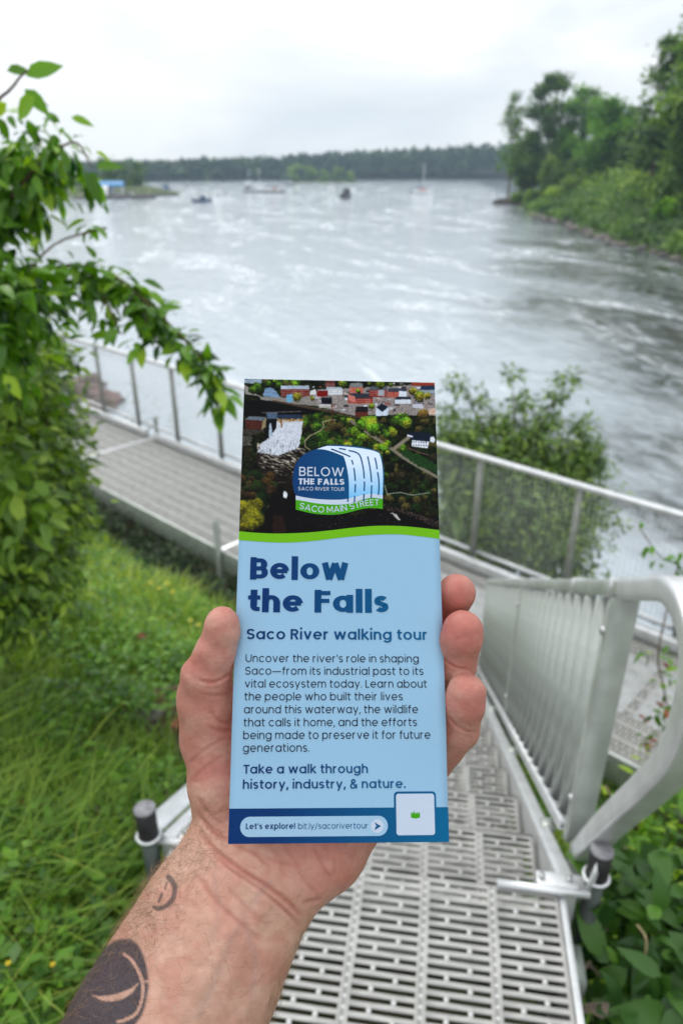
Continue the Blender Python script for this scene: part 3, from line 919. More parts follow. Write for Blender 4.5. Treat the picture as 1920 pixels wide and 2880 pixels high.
    if ch == '&':
        S = [spline([(.58, 0.0), (.36, .26), (.17, .47), (.16, .60), (.28, .69), (.40, .60), (.37, .48), (.16, .34), (.07, .18), (.14, .04), (.30, .02), (.48, .14), (.56, .33)], 5).tolist()]
        return ret(.60)
    raise ValueError(ch)

def ribbon(pts, w, closed, contrast=0.0):
    p = np.array(pts, float)
    if closed: p = p[:-1]
    if not closed and len(p) > 2:
        keep = [0] + [i for i in range(1, len(p)) if np.linalg.norm(p[i] - p[i - 1]) > 1e-5]
        p = p[keep]
        dd = np.diff(p, axis=0); dd /= np.linalg.norm(dd, axis=1)[:, None]
        brk = [i + 1 for i in range(len(dd) - 1) if (dd[i] * dd[i + 1]).sum() < .6]
        if brk:
            V = []; F = []; nb = 0
            for q_, (a, b) in enumerate(zip([0] + brk, brk + [len(p) - 1])):
                v, f = ribbon(p[a:b + 1], w, False, contrast)
                v[:, 2] += q_ * 1.3
                V.append(v); F += [[q + nb for q in r_] for r_ in f]; nb += len(v)
            return np.vstack(V), F
    n = len(p)
    d = np.roll(p, -1, 0) - p
    if not closed: d[-1] = d[-2]
    dl = np.linalg.norm(d, axis=1)[:, None]; d = d / np.maximum(dl, 1e-9)
    pd = np.roll(d, 1, 0)
    if not closed: pd[0] = d[0]
    nn = np.c_[-d[:, 1], d[:, 0]] + np.c_[-pd[:, 1], pd[:, 0]]
    ln = np.linalg.norm(nn, axis=1)[:, None]; nn /= ln
    cosv = np.clip((nn * np.c_[-d[:, 1], d[:, 0]]).sum(1), .38, 1)[:, None]
    ww = (w * (1 - contrast * nn[:, 1:2] ** 2))            # level strokes run thinner than upright ones
    L, Rr = p + nn * ww / 2 / cosv, p - nn * ww / 2 / cosv
    rank = np.linspace(0, 1, n)                              # layering order where a thick stroke folds over itself
    v = np.c_[np.vstack([L, Rr]), np.r_[rank, rank]]; f = []
    for i in range(n if closed else n - 1):
        j = (i + 1) % n; f.append([n + i, n + j, j, i])
    return v, f

def text(name, s, x0, x1, base, cap, w, m, lift=2.0e-4, track=0.0, curve=None, capfit=CAP, parent=None):
    """one line of print between x0 and x1 (mm) standing on base, cap height in mm"""
    sc_ = cap / capfit; adv = 0; items = []
    for ch in s:
        st, a = glyph(ch, w); items.append((st, adv)); adv += a + track
    first = 0.075 - w * .18
    tot = adv - track - 2 * first
    kx = (x1 - x0) / tot
    V = []; F = []; nb = 0; li = 0
    for st, a in items:
        for s_ in st:
            s_ = [(float(p[0]), float(p[1])) for p in s_]
            closed = abs(s_[0][0] - s_[-1][0]) < 1e-6 and abs(s_[0][1] - s_[-1][1]) < 1e-6 and len(s_) > 6
            flat = len(s_) == 2 and abs(s_[0][1] - s_[1][1]) < 1e-6
            v, f = ribbon(s_, w, closed, min(.36, max(0, (w - .08) * 3)))
            X = x0 + (v[:, 0] + a - first) * kx; Y = v[:, 1] * sc_
            if curve is None: Y = Y + base
            else:
                yc, sl = curve(X); nx_, ny_ = -np.sin(sl), np.cos(sl)
                X, Y = X + nx_ * Y, yc + ny_ * Y
            X = X / 1000; Y = Y / 1000
            li += 1
            V.append(np.c_[X, Y, bend(X, Y) + lift + (li % 3) * 2.2e-5 + v[:, 2] * 8e-6]); F += [[q + nb for q in r_] for r_ in f]; nb += len(v)
    me = mesh_np(name, np.concatenate(V), np.array(F), m)
    return link(name, me, parent or card)

text('title_lettering', "Below", -44.6, 4.3, 7.05, 11.3, .20, M_NAVY)
text('title_lettering', "the Falls", -45.2, 24.1, -9.05, 11.9, .20, M_NAVY, capfit=ASC)
text('subtitle_lettering', "Saco River walking tour", -45.3, 43.2, -22.15, 5.05, .135, M_NAVY)
body = [("Uncover the river's role in shaping", 38.5, -33.0), ("Saco-from its industrial past to its", 40.6, -38.93), ("vital ecosystem today. Learn about", 42.1, -44.95),
        ("the people who built their lives", 30.3, -50.87), ("around this waterway, the wildlife", 37.6, -56.84), ("that calls it home, and the efforts", 36.9, -62.77),
        ("being made to preserve it for future", 43.2, -68.56), ("generations.", -14.3, -74.3)]
for s, x1, b in body: text('body_lettering', s, -45.35, x1, b, 3.6, .082, M_INK)
text('closing_lettering', "Take a walk through", -44.9, 13.3, -83.95, 3.95, .125, M_NAVY)
text('closing_lettering', "history, industry, & nature.", -44.9, 31.0, -90.65, 4.1, .125, M_NAVY, capfit=ASC)
text('web_lettering', "Let's explore!", -42.9, -20.4, -108.05, 2.5, .145, M_NAVY, lift=1.7e-4)
text('web_lettering', "bit.ly/sacorivertour", -19.0, 13.2, -108.15, 2.6, .085, M_NAVY, lift=1.7e-4, capfit=ASC)

# ---------------------------------------------------------------- emblem on the cover photograph
def lg(x, y):                    # emblem drawing units to metres on the card
    return art((800 + x / 5.2267 - 650) * 2.529, (1230 + y / 5.2267 - 1040) * 2.529)
def LG(P): return [lg(x, y) for x, y in P]
sil = spline([(165, 860), (140, 790), (122, 690), (122, 580), (140, 470), (175, 375), (235, 295), (310, 235), (400, 195), (490, 165)], 6).tolist() + \
      spline([(490, 165), (560, 140), (620, 122)], 4).tolist() + spline([(620, 112), (800, 112), (1000, 125), (1180, 152), (1330, 190), (1395, 225), (1425, 290), (1450, 420), (1462, 560), (1455, 720), (1442, 900)], 6).tolist()
base_line = spline([(165, 860), (300, 888), (480, 908), (680, 916), (850, 914), (945, 905)], 6)
put_shape('emblem_ground', [LG(sil + [(1440, 1054)] + spline([(1440, 1054), (1330, 1042), (1220, 1042), (1100, 1062), (960, 1100), (800, 1132), (620, 1138), (400, 1118), (165, 1062)], 6).tolist())], M_NAVY, 8.0e-5)
m, nt, p = nodes_of('leaflet_emblem_water')
p.inputs['Roughness'].default_value = .42
tc = nt.nodes.new('ShaderNodeTexCoord'); sx = nt.nodes.new('ShaderNodeSeparateXYZ'); nt.links.new(tc.outputs['Object'], sx.inputs[0])
mr = nt.nodes.new('ShaderNodeMapRange'); mr.inputs['From Min'].default_value = lg(0, 350)[1]; mr.inputs['From Max'].default_value = lg(0, 860)[1]
nt.links.new(sx.outputs['Y'], mr.inputs['Value'])
rp = nt.nodes.new('ShaderNodeValToRGB'); rp.color_ramp.elements[0].color = (*srgb(205, 222, 240), 1); rp.color_ramp.elements[1].color = (*srgb(96, 176, 226), 1)
nt.links.new(mr.outputs[0], rp.inputs['Fac']); nt.links.new(rp.outputs['Color'], p.inputs['Base Color'])
M_FALL = m
inner_r = spline([(1380, 225), (1400, 262), (1428, 380), (1442, 520), (1444, 700), (1438, 900)], 5).tolist()
put_shape('emblem_water', [LG(spline([(475, 174), (560, 145), (625, 127)], 4).tolist() + spline([(625, 127), (800, 132), (980, 145), (1160, 168), (1310, 200), (1385, 232)], 5).tolist()[1:] + inner_r[2:] +
          [(1200, 900), (945, 925)] + spline([(945, 910), (946, 700), (935, 560), (905, 400), (870, 290), (820, 260), (700, 212), (580, 180), (475, 174)], 6).tolist()[1:-1])], M_FALL, 1.1e-4)
put_shape('emblem_wave', [LG(spline([(165, 856), (300, 884), (480, 908), (680, 918), (860, 914), (1000, 886), (1130, 850), (1260, 832), (1350, 834), (1441, 850)], 5).tolist() +
          spline([(1441, 906), (1330, 890), (1230, 896), (1100, 928), (980, 968), (840, 988), (660, 988), (450, 968), (300, 940), (165, 918)], 5).tolist())], M_WHITE, 1.35e-4)
put_shape('emblem_ribbon', [LG(spline([(165, 918), (300, 940), (450, 968), (660, 988), (840, 988), (980, 968), (1100, 928), (1230, 896), (1330, 890), (1441, 908)], 5).tolist() +
          spline([(1440, 1054), (1330, 1042), (1220, 1042), (1100, 1062), (960, 1100), (800, 1132), (620, 1138), (400, 1118), (165, 1062)], 5).tolist())], M_LGREEN, 1.6e-4)
lines = [[(685, 172), (780, 208), (880, 248), (968, 286)], [(800, 165), (850, 172), (900, 182)], [(940, 195), (1020, 212), (1080, 240), (1115, 290), (1140, 380), (1160, 490), (1170, 608)],
         [(986, 334), (998, 370), (1005, 402)], [(1018, 450), (1030, 540), (1038, 642)], [(1040, 688), (1038, 750), (1034, 812)], [(1030, 860), (1025, 960)],
         [(1172, 650), (1172, 720), (1168, 790)], [(1166, 832), (1160, 950)], [(1220, 282), (1245, 400), (1265, 530), (1277, 660)], [(1278, 706), (1276, 800), (1272, 894)],
         [(1325, 300), (1345, 380), (1358, 470)], [(1366, 512), (1382, 620), (1386, 740), (1376, 850)], [(936, 880), (926, 948)]]
V = []; F = []; nb = 0
for i_, l_ in enumerate(lines):
    v, f = ribbon(spline(l_, 5) if len(l_) > 2 else l_, 20, False)
    a, b = np.array(l_[0]), np.array(l_[-1])
    w_ = [lg(x, y) for x, y, _ in v]
    V += [(x, y, float(bend(x, y)) + 1.9e-4) for x, y in w_]; F += [[q + nb for q in r_] for r_ in f]; nb += len(v)
link('emblem_streaks', mesh_np('emblem_streaks', V, np.array(F)[:, ::-1], M_NAVY), card)
def lx(x, y): q = lg(x, y); return q[0] * 1000, q[1] * 1000
for s, xa, xb, yb_, yt_, w_ in [("BELOW", 215, 872, 568, 435, .10), ("THE FALLS", 202, 878, 693, 602, .20), ("SACO RIVER TOUR", 200, 878, 780, 728, .09)]:
    a = lx(xa, yb_); b = lx(xb, yb_); c_ = lx(xa, yt_)
    text('emblem_lettering', s, a[0], b[0], a[1], c_[1] - a[1], w_, M_WHITE, lift=1.9e-4, track=.02)
cv = np.array([lx(x, y) for x, y in spline([(150, 1030), (215, 1048), (350, 1080), (500, 1104), (620, 1108), (760, 1100), (880, 1084), (1000, 1056), (1120, 1026), (1230, 1008), (1330, 1002), (1420, 1006)], 5)])
def curve_fn(X):
    y = np.interp(X, cv[:, 0], cv[:, 1]); e = .3
    xm = X.mean(); s_ = (np.interp(xm + e, cv[:, 0], cv[:, 1]) - np.interp(xm - e, cv[:, 0], cv[:, 1])) / (2 * e)
    return y, np.full_like(X, math.atan(s_))
a = lx(215, 1048); b = lx(1378, 1004)
text('emblem_lettering', "SACO MAIN STREET", a[0], b[0], 0, (lx(0, 0)[1] - lx(0, 86)[1]), .095, M_WHITE, lift=2.1e-4, curve=curve_fn)
card.matrix_world = CARD_M
# ================================================================== the hand and forearm
def PX(x, y, d):          # view angles (in photo units) and distance to a point in viewer space
    return np.array([(x - 960) / 2000 * d, (1440 - y) / 2000 * d, d])

H_STEP = 0.00085
prims = []    # (a, b, ra, rb, k)
def cap(a, b, ra, rb, k=0.006):
    prims.append((np.array(a, float), np.array(b, float), ra / 1000, rb / 1000, k))
def chain(pts, k=0.005):
    for p, q in zip(pts[:-1], pts[1:]):
        cap(PX(*p[:3]), PX(*q[:3]), p[3], q[3], k)

# forearm: three cords side by side and a back one, leaving the picture at the lower left
def arm(fr, side, back, r0, r1, r2, r3):
    pass
ax = [(712, 2440, .350), (628, 2600, .342), (556, 2745, .336), (480, 2890, .330), (330, 3160, .322), (120, 3560, .315)]
wd = [33.0, 34.3, 36.5, 38.5, 42.0, 47.0]     # half width in mm across the view
dirv = np.array([-.46, .888])
nrm = np.array([dirv[1], dirv[0]])            # across the arm in picture axes (x, y down)
def across(p, off):                            # shift sideways by off mm
    x, y, d = p
    s = off / 1000 * 2000 / d
    return (x + .93 * s, y + .37 * s, d)
rows = {}
for name, f, dz, rr in (('l', -1.06, .004, .60), ('m', 0, -.001, .68), ('r', 1, .003, .58), ('b', -.3, .018, .62), ('b2', .35, .017, .60)):
    pts = []
    for p, w_ in zip(ax, wd):
        r = w_ * rr
        off = f * (w_ - r) if abs(f) == 1 else f * w_ * .5
        q = across(p, off)
        pts.append((q[0], q[1], q[2] + dz, r))
    chain(pts, .012)
# carpus and palm
chain([(700, 2440, .352, 24), (760, 2330, .362, 22), (800, 2200, .376, 19), (830, 1900, .386, 15)], .012)
chain([(800, 2480, .352, 19.5), (905, 2375, .358, 21.0), (1000, 2260, .366, 17.5), (1090, 2120, .376, 13.5)], .010)     # little-finger side heel
chain([(620, 2400, .357, 14), (650, 2330, .360, 15.0), (640, 2200, .362, 18.5), (622, 2060, .364, 16.5)], .008)   # thumb ball
chain([(760, 2300, .366, 20), (720, 2080, .372, 17), (800, 1900, .384, 14)], .010)
chain([(700, 2250, .37, 18), (940, 2180, .374, 17)], .010)
# knuckle row (behind the card)
MC = {'i': (850, 1830, .392), 'm': (945, 1850, .396), 'r': (1035, 1930, .395), 'l': (1105, 2050, .388)}
chain([(850, 1840, .390, 11), (945, 1855, .394, 11.5), (1035, 1930, .393, 11), (1105, 2050, .386, 10.5)], .008)
for a, b in ((700, 'i'), (780, 'm'), (860, 'r'), (930, 'l')):
    q = MC[b]; chain([(a, 2330, .366, 14), (q[0], q[1], q[2] - .002, 11)], .010)
# thumb
chain([(615, 2110, .361, 16.0), (590, 1985, .3545, 12.8), (584, 1900, .3490, 11.2), (606, 1835, .3455, 9.4), (625, 1775, .3425, 7.9), (625, 1751, .3418, 7.7)], .004)
chain([(556, 1905, .3530, 7.4), (560, 1960, .3560, 9.4), (565, 2080, .362, 10.5)], .006)
# fingers: knuckle, middle joint behind the card, last joint, tip
K = .0022
chain([(850, 1830, .390, 10.8), (1060, 1640, .400, 9.6), (1160, 1590, .392, 8.8), (1190, 1560, .384, 8.2)], K)            # index, all behind the leaflet
chain([(945, 1850, .394, 11.0), (1165, 1790, .400, 9.8), (1262, 1713, .3770, 9.2), (1283, 1668, .3655, 9.8)], K)
chain([(1035, 1930, .392, 10.8), (1190, 1990, .388, 10.4), (1276, 1868, .3600, 11.0), (1297, 1795, .3505, 10.0), (1301, 1773, .3500, 9.9)], K)
chain([(1105, 2050, .385, 10.5), (1170, 2200, .376, 10.4), (1283, 2050, .3555, 11.0), (1304, 1980, .3465, 9.8), (1310, 1950, .3450, 9.6)], K)

allp = np.array([p[0] for p in prims] + [p[1] for p in prims]); rmax = .035
lo = allp.min(0) - rmax; hi = allp.max(0) + rmax
lo[1] = max(lo[1], PX(0, 3330, .32)[1])
N3 = np.ceil((hi - lo) / H_STEP).astype(int)
F = np.full(N3, 0.05, dtype=np.float32)
gxs = [lo[i] + H_STEP * np.arange(N3[i]) for i in range(3)]
for a, b, ra, rb, k in prims:
    mn = np.minimum(a - ra, b - rb) - .022; mx = np.maximum(a + ra, b + rb) + .022
    i0 = np.clip(((mn - lo) / H_STEP).astype(int), 0, N3); i1 = np.clip(((mx - lo) / H_STEP).astype(int) + 1, 0, N3)
    if (i1 <= i0).any(): continue
    X = gxs[0][i0[0]:i1[0]][:, None, None] - a[0]; Y = gxs[1][i0[1]:i1[1]][None, :, None] - a[1]; Z = gxs[2][i0[2]:i1[2]][None, None, :] - a[2]
    X, Y, Z = X.astype(np.float32), Y.astype(np.float32), Z.astype(np.float32)
    d = b - a; L2 = d @ d + 1e-12
    t = np.clip((X * d[0] + Y * d[1] + Z * d[2]) / L2, 0, 1)
    dist = np.sqrt((X - t * d[0]) ** 2 + (Y - t * d[1]) ** 2 + (Z - t * d[2]) ** 2) - (ra + (rb - ra) * t)
    sub = F[i0[0]:i1[0], i0[1]:i1[1], i0[2]:i1[2]]
    h = np.clip(1 - np.abs(sub - dist) / k, 0, None)
    np.copyto(sub, np.minimum(sub, dist) - h * h * k * .25)

def surface_nets(F, lo, step):
    S = F < 0
    c = S[:-1, :-1, :-1].astype(np.int8)
    cnt = np.zeros(tuple(n - 1 for n in F.shape), np.int8)
    for i in (0, 1):
        for j in (0, 1):
            for k in (0, 1):
                cnt += S[i:F.shape[0] - 1 + i, j:F.shape[1] - 1 + j, k:F.shape[2] - 1 + k]
    act = (cnt > 0) & (cnt < 8)
    idx = np.full(act.shape, -1, np.int32); I = np.argwhere(act); idx[act] = np.arange(len(I))
    acc = np.zeros((len(I), 3)); w = np.zeros(len(I))
    cor = [(i, j, k) for i in (0, 1) for j in (0, 1) for k in (0, 1)]
    vals = {c: F[I[:, 0] + c[0], I[:, 1] + c[1], I[:, 2] + c[2]] for c in cor}
    for a in cor:
        for ax_ in range(3):
            if a[ax_]: continue
            b = tuple(1 if q == ax_ else a[q] for q in range(3))
            va, vb = vals[a], vals[b]; m = (va < 0) != (vb < 0)
            t = va[m] / (va[m] - vb[m])
            p = np.tile(np.array(a, float), (m.sum(), 1)); p[:, ax_] += t
            acc[m] += p; w[m] += 1
    V = (I + acc / w[:, None]) * step + lo
    Q = []
    for ax_ in range(3):
        o = [q for q in range(3) if q != ax_]
        sl0 = [slice(1, -1)] * 3; sl1 = [slice(1, -1)] * 3
        A = np.argwhere(np.take(S, range(0, F.shape[ax_] - 1), ax_) != np.take(S, range(1, F.shape[ax_]), ax_))
        A = A[(A[:, o[0]] > 0) & (A[:, o[1]] > 0) & (A[:, o[0]] < F.shape[o[0]] - 1) & (A[:, o[1]] < F.shape[o[1]] - 1)]
        q = []
        for d0, d1 in ((-1, -1), (0, -1), (0, 0), (-1, 0)):
            B = A.copy(); B[:, o[0]] += d0; B[:, o[1]] += d1; q.append(idx[B[:, 0], B[:, 1], B[:, 2]])
        q = np.stack(q, 1)
        ins = S[A[:, 0], A[:, 1], A[:, 2]]
        flip = ins if ax_ != 1 else ~ins
        q[~flip] = q[~flip][:, ::-1]
        Q.append(q[(q >= 0).all(1)])
    return V, np.concatenate(Q)
HV, HQ = surface_nets(F, lo, H_STEP)
# normals from the field gradient
def field_normals(V):
    g = (V - lo) / H_STEP
    gi = np.clip(np.round(g).astype(int), 1, np.array(F.shape) - 2)
    n = np.stack([F[gi[:, 0] + 1, gi[:, 1], gi[:, 2]] - F[gi[:, 0] - 1, gi[:, 1], gi[:, 2]],
                  F[gi[:, 0], gi[:, 1] + 1, gi[:, 2]] - F[gi[:, 0], gi[:, 1] - 1, gi[:, 2]],
                  F[gi[:, 0], gi[:, 1], gi[:, 2] + 1] - F[gi[:, 0], gi[:, 1], gi[:, 2] - 1]], 1)
    return n / (np.linalg.norm(n, axis=1)[:, None] + 1e-9)
HN = field_normals(HV)
# picture-plane position of every skin point, used to lay out folds, redness and ink along the arm
HX = HV[:, 0] / HV[:, 2] * 2000 + 960
HY = 1440 - HV[:, 1] / HV[:, 2] * 2000
front = np.clip(-HN[:, 2] * 1.6 + .25, 0, 1)
def pdist(P):
    P = np.array(P, float); best = np.full(len(HX), 1e9); tt = np.zeros(len(HX))
    n = len(P) - 1
    for i, (a, b) in enumerate(zip(P[:-1], P[1:])):
        d = b - a; t = np.clip(((HX - a[0]) * d[0] + (HY - a[1]) * d[1]) / (d @ d), 0, 1)
        q = (HX - a[0] - t * d[0]) ** 2 + (HY - a[1] - t * d[1]) ** 2
        m = q < best; best[m] = q[m]; tt[m] = (i + t[m]) / n
    return np.sqrt(best), tt
folds = [  # outline, width px, depth mm
    ([(558, 2330), (590, 2375), (640, 2420), (700, 2462), (760, 2500), (812, 2540), (850, 2582)], 7, .9),
    ([(585, 2385), (640, 2440), (700, 2480), (745, 2512), (800, 2560), (846, 2606)], 6, .7),
    ([(556, 2290), (600, 2335), (660, 2372), (720, 2405), (770, 2450)], 7, .6),
    ([(545, 2440), (580, 2500), (620, 2550), (690, 2610), (740, 2650)], 8, .45),
    ([(640, 2500), (700, 2560), (760, 2610)], 7, .3),
    ([(556, 1912), (590, 1920), (622, 1912), (650, 1893)], 4.5, .7),
    ([(560, 1950), (600, 1957), (648, 1952)], 5, .3),
    ([(590, 2000), (620, 2030), (650, 2034)], 6, .5), ([(585, 2042), (615, 2056), (650, 2058)], 6, .45),
    ([(530, 2150), (575, 2110), (640, 2075)], 5, .35), ([(545, 2190), (590, 2150), (640, 2120)], 5, .25),
    ([(552, 2240), (600, 2300), (640, 2330)], 6, .35), ([(548, 2270), (590, 2330), (645, 2362)], 6, .35),
    ([(1244, 1848), (1262, 1868), (1290, 1880), (1312, 1880)], 4.0, .45),
    ([(1256, 2008), (1280, 2040), (1310, 2056), (1335, 2058)], 4.0, .45),
    ([(1250, 1900), (1275, 1912)], 5, .2),
    ([(880, 2378), (905, 2430), (930, 2470)], 6, .5), ([(800, 2378), (830, 2420), (850, 2470), (905, 2530)], 6, .35),
    ([(905, 2378), (940, 2420), (938, 2470)], 5, .3), ([(700, 2385), (770, 2420), (850, 2440)], 7, .35),
    ([(850, 2540), (905, 2528)], 6, .5), ([(760, 2378), (790, 2420), (800, 2470)], 7, .25),
]
disp = np.zeros(len(HX)); red = np.zeros(len(HX))
for P, w_, dp in folds:
    Pd = spline(P, 6) if len(P) > 2 else P
    dd, tt = pdist(Pd)
    env = np.clip(np.minimum(tt, 1 - tt) * 7, 0, 1) ** .7
    g = np.exp(-(dd / w_) ** 2) * env
    disp -= g * dp * .95 / 1000 * front
    disp += np.exp(-((dd - 2.0 * w_) / (w_ * 1.3)) ** 2) * env * dp * .22 / 1000 * front
    red += g * dp * front
# tendons and veins raised a little
for P, w_, dp in [([(600, 2870), (700, 2620), (760, 2520)], 26, .7), ([(520, 2860), (640, 2640), (700, 2540)], 22, .5), ([(760, 2330), (700, 2420)], 20, .5), ([(680, 2880), (780, 2660)], 24, .4)]:
    dd, tt = pdist(P); disp += np.exp(-(dd / w_) ** 2) * np.clip(np.minimum(tt, 1 - tt) * 5, 0, 1) * dp / 1000 * front
nz = fbm(HX / 34, HY / 34, 4, 2) - .5
disp += nz * .0007
HV2 = HV + HN * disp[:, None]

skin_a = np.array(srgb(190, 146, 126)); palm = np.array(srgb(184, 126, 112)); redc = np.array(srgb(172, 86, 78)); pale = np.array(srgb(208, 171, 152))
col = np.tile(skin_a, (len(HX), 1))
def blend(c, t):
    global col
    t = np.clip(t, 0, 1)[:, None]; col = col * (1 - t) + c * t
palmness = np.clip((2560 - HY - (HX - 560) * -.42 - 200) / 200, 0, 1)
blend(palm, palmness)
blend(pale, np.clip((fbm(HX / 60, HY / 60, 5, 8, .6) - .45) * 1.8, 0, .4))
blend(redc, np.clip((fbm(HX / 70, HY / 70, 5, 28, .6) - .5) * 1.6, 0, .22))
for (x, y, r, s_) in [(1290, 1660, 60, .55), (1315, 1780, 60, .55), (1325, 1960, 66, .45), (1240, 1745, 40, .6), (625, 1745, 50, .22), (610, 2040, 60, .35), (640, 2060, 30, .4), (860, 2410, 110, .32), (1000, 2420, 90, .25), (900, 2500, 60, .3), (545, 1870, 30, .25)]:
    blend(redc, s_ * np.exp(-((HX - x) ** 2 + (HY - y) ** 2) / r ** 2))
blend(np.array(srgb(150, 62, 52)), np.clip(red * .6, 0, .45))
# faint veins
for P in ([(560, 2860), (650, 2640), (690, 2560), (760, 2480)], [(700, 2860), (720, 2700), (690, 2600)], [(600, 2470), (620, 2540), (600, 2640)]):
    dd, tt = pdist(P); blend(np.array(srgb(150, 130, 126)), np.exp(-(dd / 9) ** 2) * .22)
# tattoos on the forearm
ink = np.array(srgb(18, 30, 46))
def inside(P):
    P = np.array(P, float); c = np.zeros(len(HX), bool); j = len(P) - 1
    for i in range(len(P)):
        xi, yi = P[i]; xj, yj = P[j]
        if yi != yj: c ^= ((yi > HY) != (yj > HY)) & (HX < (xj - xi) * (HY - yi) / (yj - yi) + xi)
        j = i
    return c.astype(float)
def T(x, y): return 200 + x / 1.742, 2300 + y / 1.742
fuzz = .97 + .1 * (fbm(HX / 5, HY / 5, 2, 50) - .5)
front2 = (HN[:, 2] < .25)
inkamt = np.zeros(len(HX))
ringP = spline([T(*q) for q in [(478, 290), (500, 318), (510, 350), (500, 395), (470, 430), (430, 446), (408, 438)]], 8)
dd, tt = pdist(ringP); blend(ink, .8 * np.clip((8.0 * (1 - .25 * tt) - dd) / 3 + .5, 0, 1) * fuzz * front2)
dd, tt = pdist([T(*q) for q in [(470, 318), (462, 345)]]); blend(ink, .6 * np.clip((3.5 - dd) / 3 + .5, 0, 1) * front2)
dd, tt = pdist([T(*q) for q in [(446, 372), (430, 410)]]); blend(ink, .75 * np.clip((4 - dd) / 3 + .5, 0, 1) * front2)
big = [T(*q) for q in spline([(290, 590), (330, 625), (360, 690), (378, 770), (378, 850), (355, 950), (318, 1010), (260, 1100), (160, 1180), (-160, 1240), (-150, 1040), (-40, 860), (90, 700), (210, 605), (290, 590)], 5)]
bd, _ = pdist(big); mk = np.clip(.5 + (inside(big) - .5) * 2 * bd / 9, 0, 1)
light = np.zeros(len(HX))
dd, tt = pdist([T(*q) for q in spline([(262, 668), (300, 700), (330, 750), (350, 800), (352, 870), (335, 930), (300, 975), (230, 1000)], 5)]); light = np.maximum(light, np.clip((4.5 - dd) / 3 + .5, 0, 1))
dd, tt = pdist([T(*q) for q in spline([(105, 870), (160, 885), (230, 878), (290, 850), (330, 812)], 5)]); light = np.maximum(light, np.clip((9 * np.sin(np.pi * np.clip(tt, .05, .95)) - dd) / 4 + .5, 0, 1))
dd, tt = pdist([T(*q) for q in spline([(330, 740), (345, 800), (380, 800)], 4)]); light = np.maximum(light, .8 * np.clip((2.5 - dd) / 3 + .5, 0, 1))
shade_in = inside([T(*q) for q in spline([(60, 900), (160, 890), (100, 960), (40, 1010)], 4)])
mk = np.clip(mk - .85 * light, 0, 1)
blend(ink, mk * .93 * fuzz * front2)

HW = cam2world(HV2)
wrist = cam2world(PX(700, 2460, .35))
me = mesh_np('hand_and_forearm', HW - wrist, HQ, None, True)
inkamt = np.clip(1 - np.abs(col - ink).sum(1) / .35, 0, 1)
vcol(me, 'skin', col); vcol(me, 'inkamount', inkamt)
m, nt, p = nodes_of('skin')
N, L = nt.nodes, nt.links
at = N.new('ShaderNodeAttribute'); at.attribute_name = 'skin'
tc = N.new('ShaderNodeTexCoord')
n1_ = N.new('ShaderNodeTexNoise'); n1_.inputs['Scale'].default_value = 260; n1_.inputs['Detail'].default_value = 5
L.new(tc.outputs['Object'], n1_.inputs['Vector'])
hs = N.new('ShaderNodeHueSaturation'); mr = N.new('ShaderNodeMapRange'); mr.inputs['To Min'].default_value = .84; mr.inputs['To Max'].default_value = 1.14
L.new(n1_.outputs['Fac'], mr.inputs['Value']); L.new(mr.outputs[0], hs.inputs['Value']); L.new(at.outputs['Color'], hs.inputs['Color'])
L.new(hs.outputs[0], p.inputs['Base Color'])
p.inputs['Roughness'].default_value = .5
p.inputs['Specular IOR Level'].default_value = .36
ia = N.new('ShaderNodeAttribute'); ia.attribute_name = 'inkamount'; sm = N.new('ShaderNodeMapRange'); sm.inputs['To Min'].default_value = .22; sm.inputs['To Max'].default_value = 0.0
L.new(ia.outputs['Fac'], sm.inputs['Value']); L.new(sm.outputs[0], p.inputs['Subsurface Weight'])
p.inputs['Subsurface Radius'].default_value = (1.0, .35, .2)
p.inputs['Subsurface Scale'].default_value = .004
vo = N.new('ShaderNodeTexVoronoi'); vo.inputs['Scale'].default_value = 900; vo.feature = 'DISTANCE_TO_EDGE'
L.new(tc.outputs['Object'], vo.inputs['Vector'])
n2_ = N.new('ShaderNodeTexNoise'); n2_.inputs['Scale'].default_value = 420; n2_.inputs['Detail'].default_value = 6; n2_.inputs['Roughness'].default_value = .65
L.new(tc.outputs['Object'], n2_.inputs['Vector'])
b1 = N.new('ShaderNodeBump'); b1.inputs['Strength'].default_value = .6; b1.inputs['Distance'].default_value = .0006
L.new(n2_.outputs['Fac'], b1.inputs['Height'])
b2 = N.new('ShaderNodeBump'); b2.inputs['Strength'].default_value = .35; b2.inputs['Distance'].default_value = .0004
L.new(vo.outputs['Distance'], b2.inputs['Height']); L.new(b1.outputs['Normal'], b2.inputs['Normal'])
L.new(b2.outputs['Normal'], p.inputs['Normal'])
me.materials.append(m)
person = link('person', me, None, loc=wrist)
tag(person, 'left hand and bare tattooed hairy forearm gripping the leaflet from below', 'person')

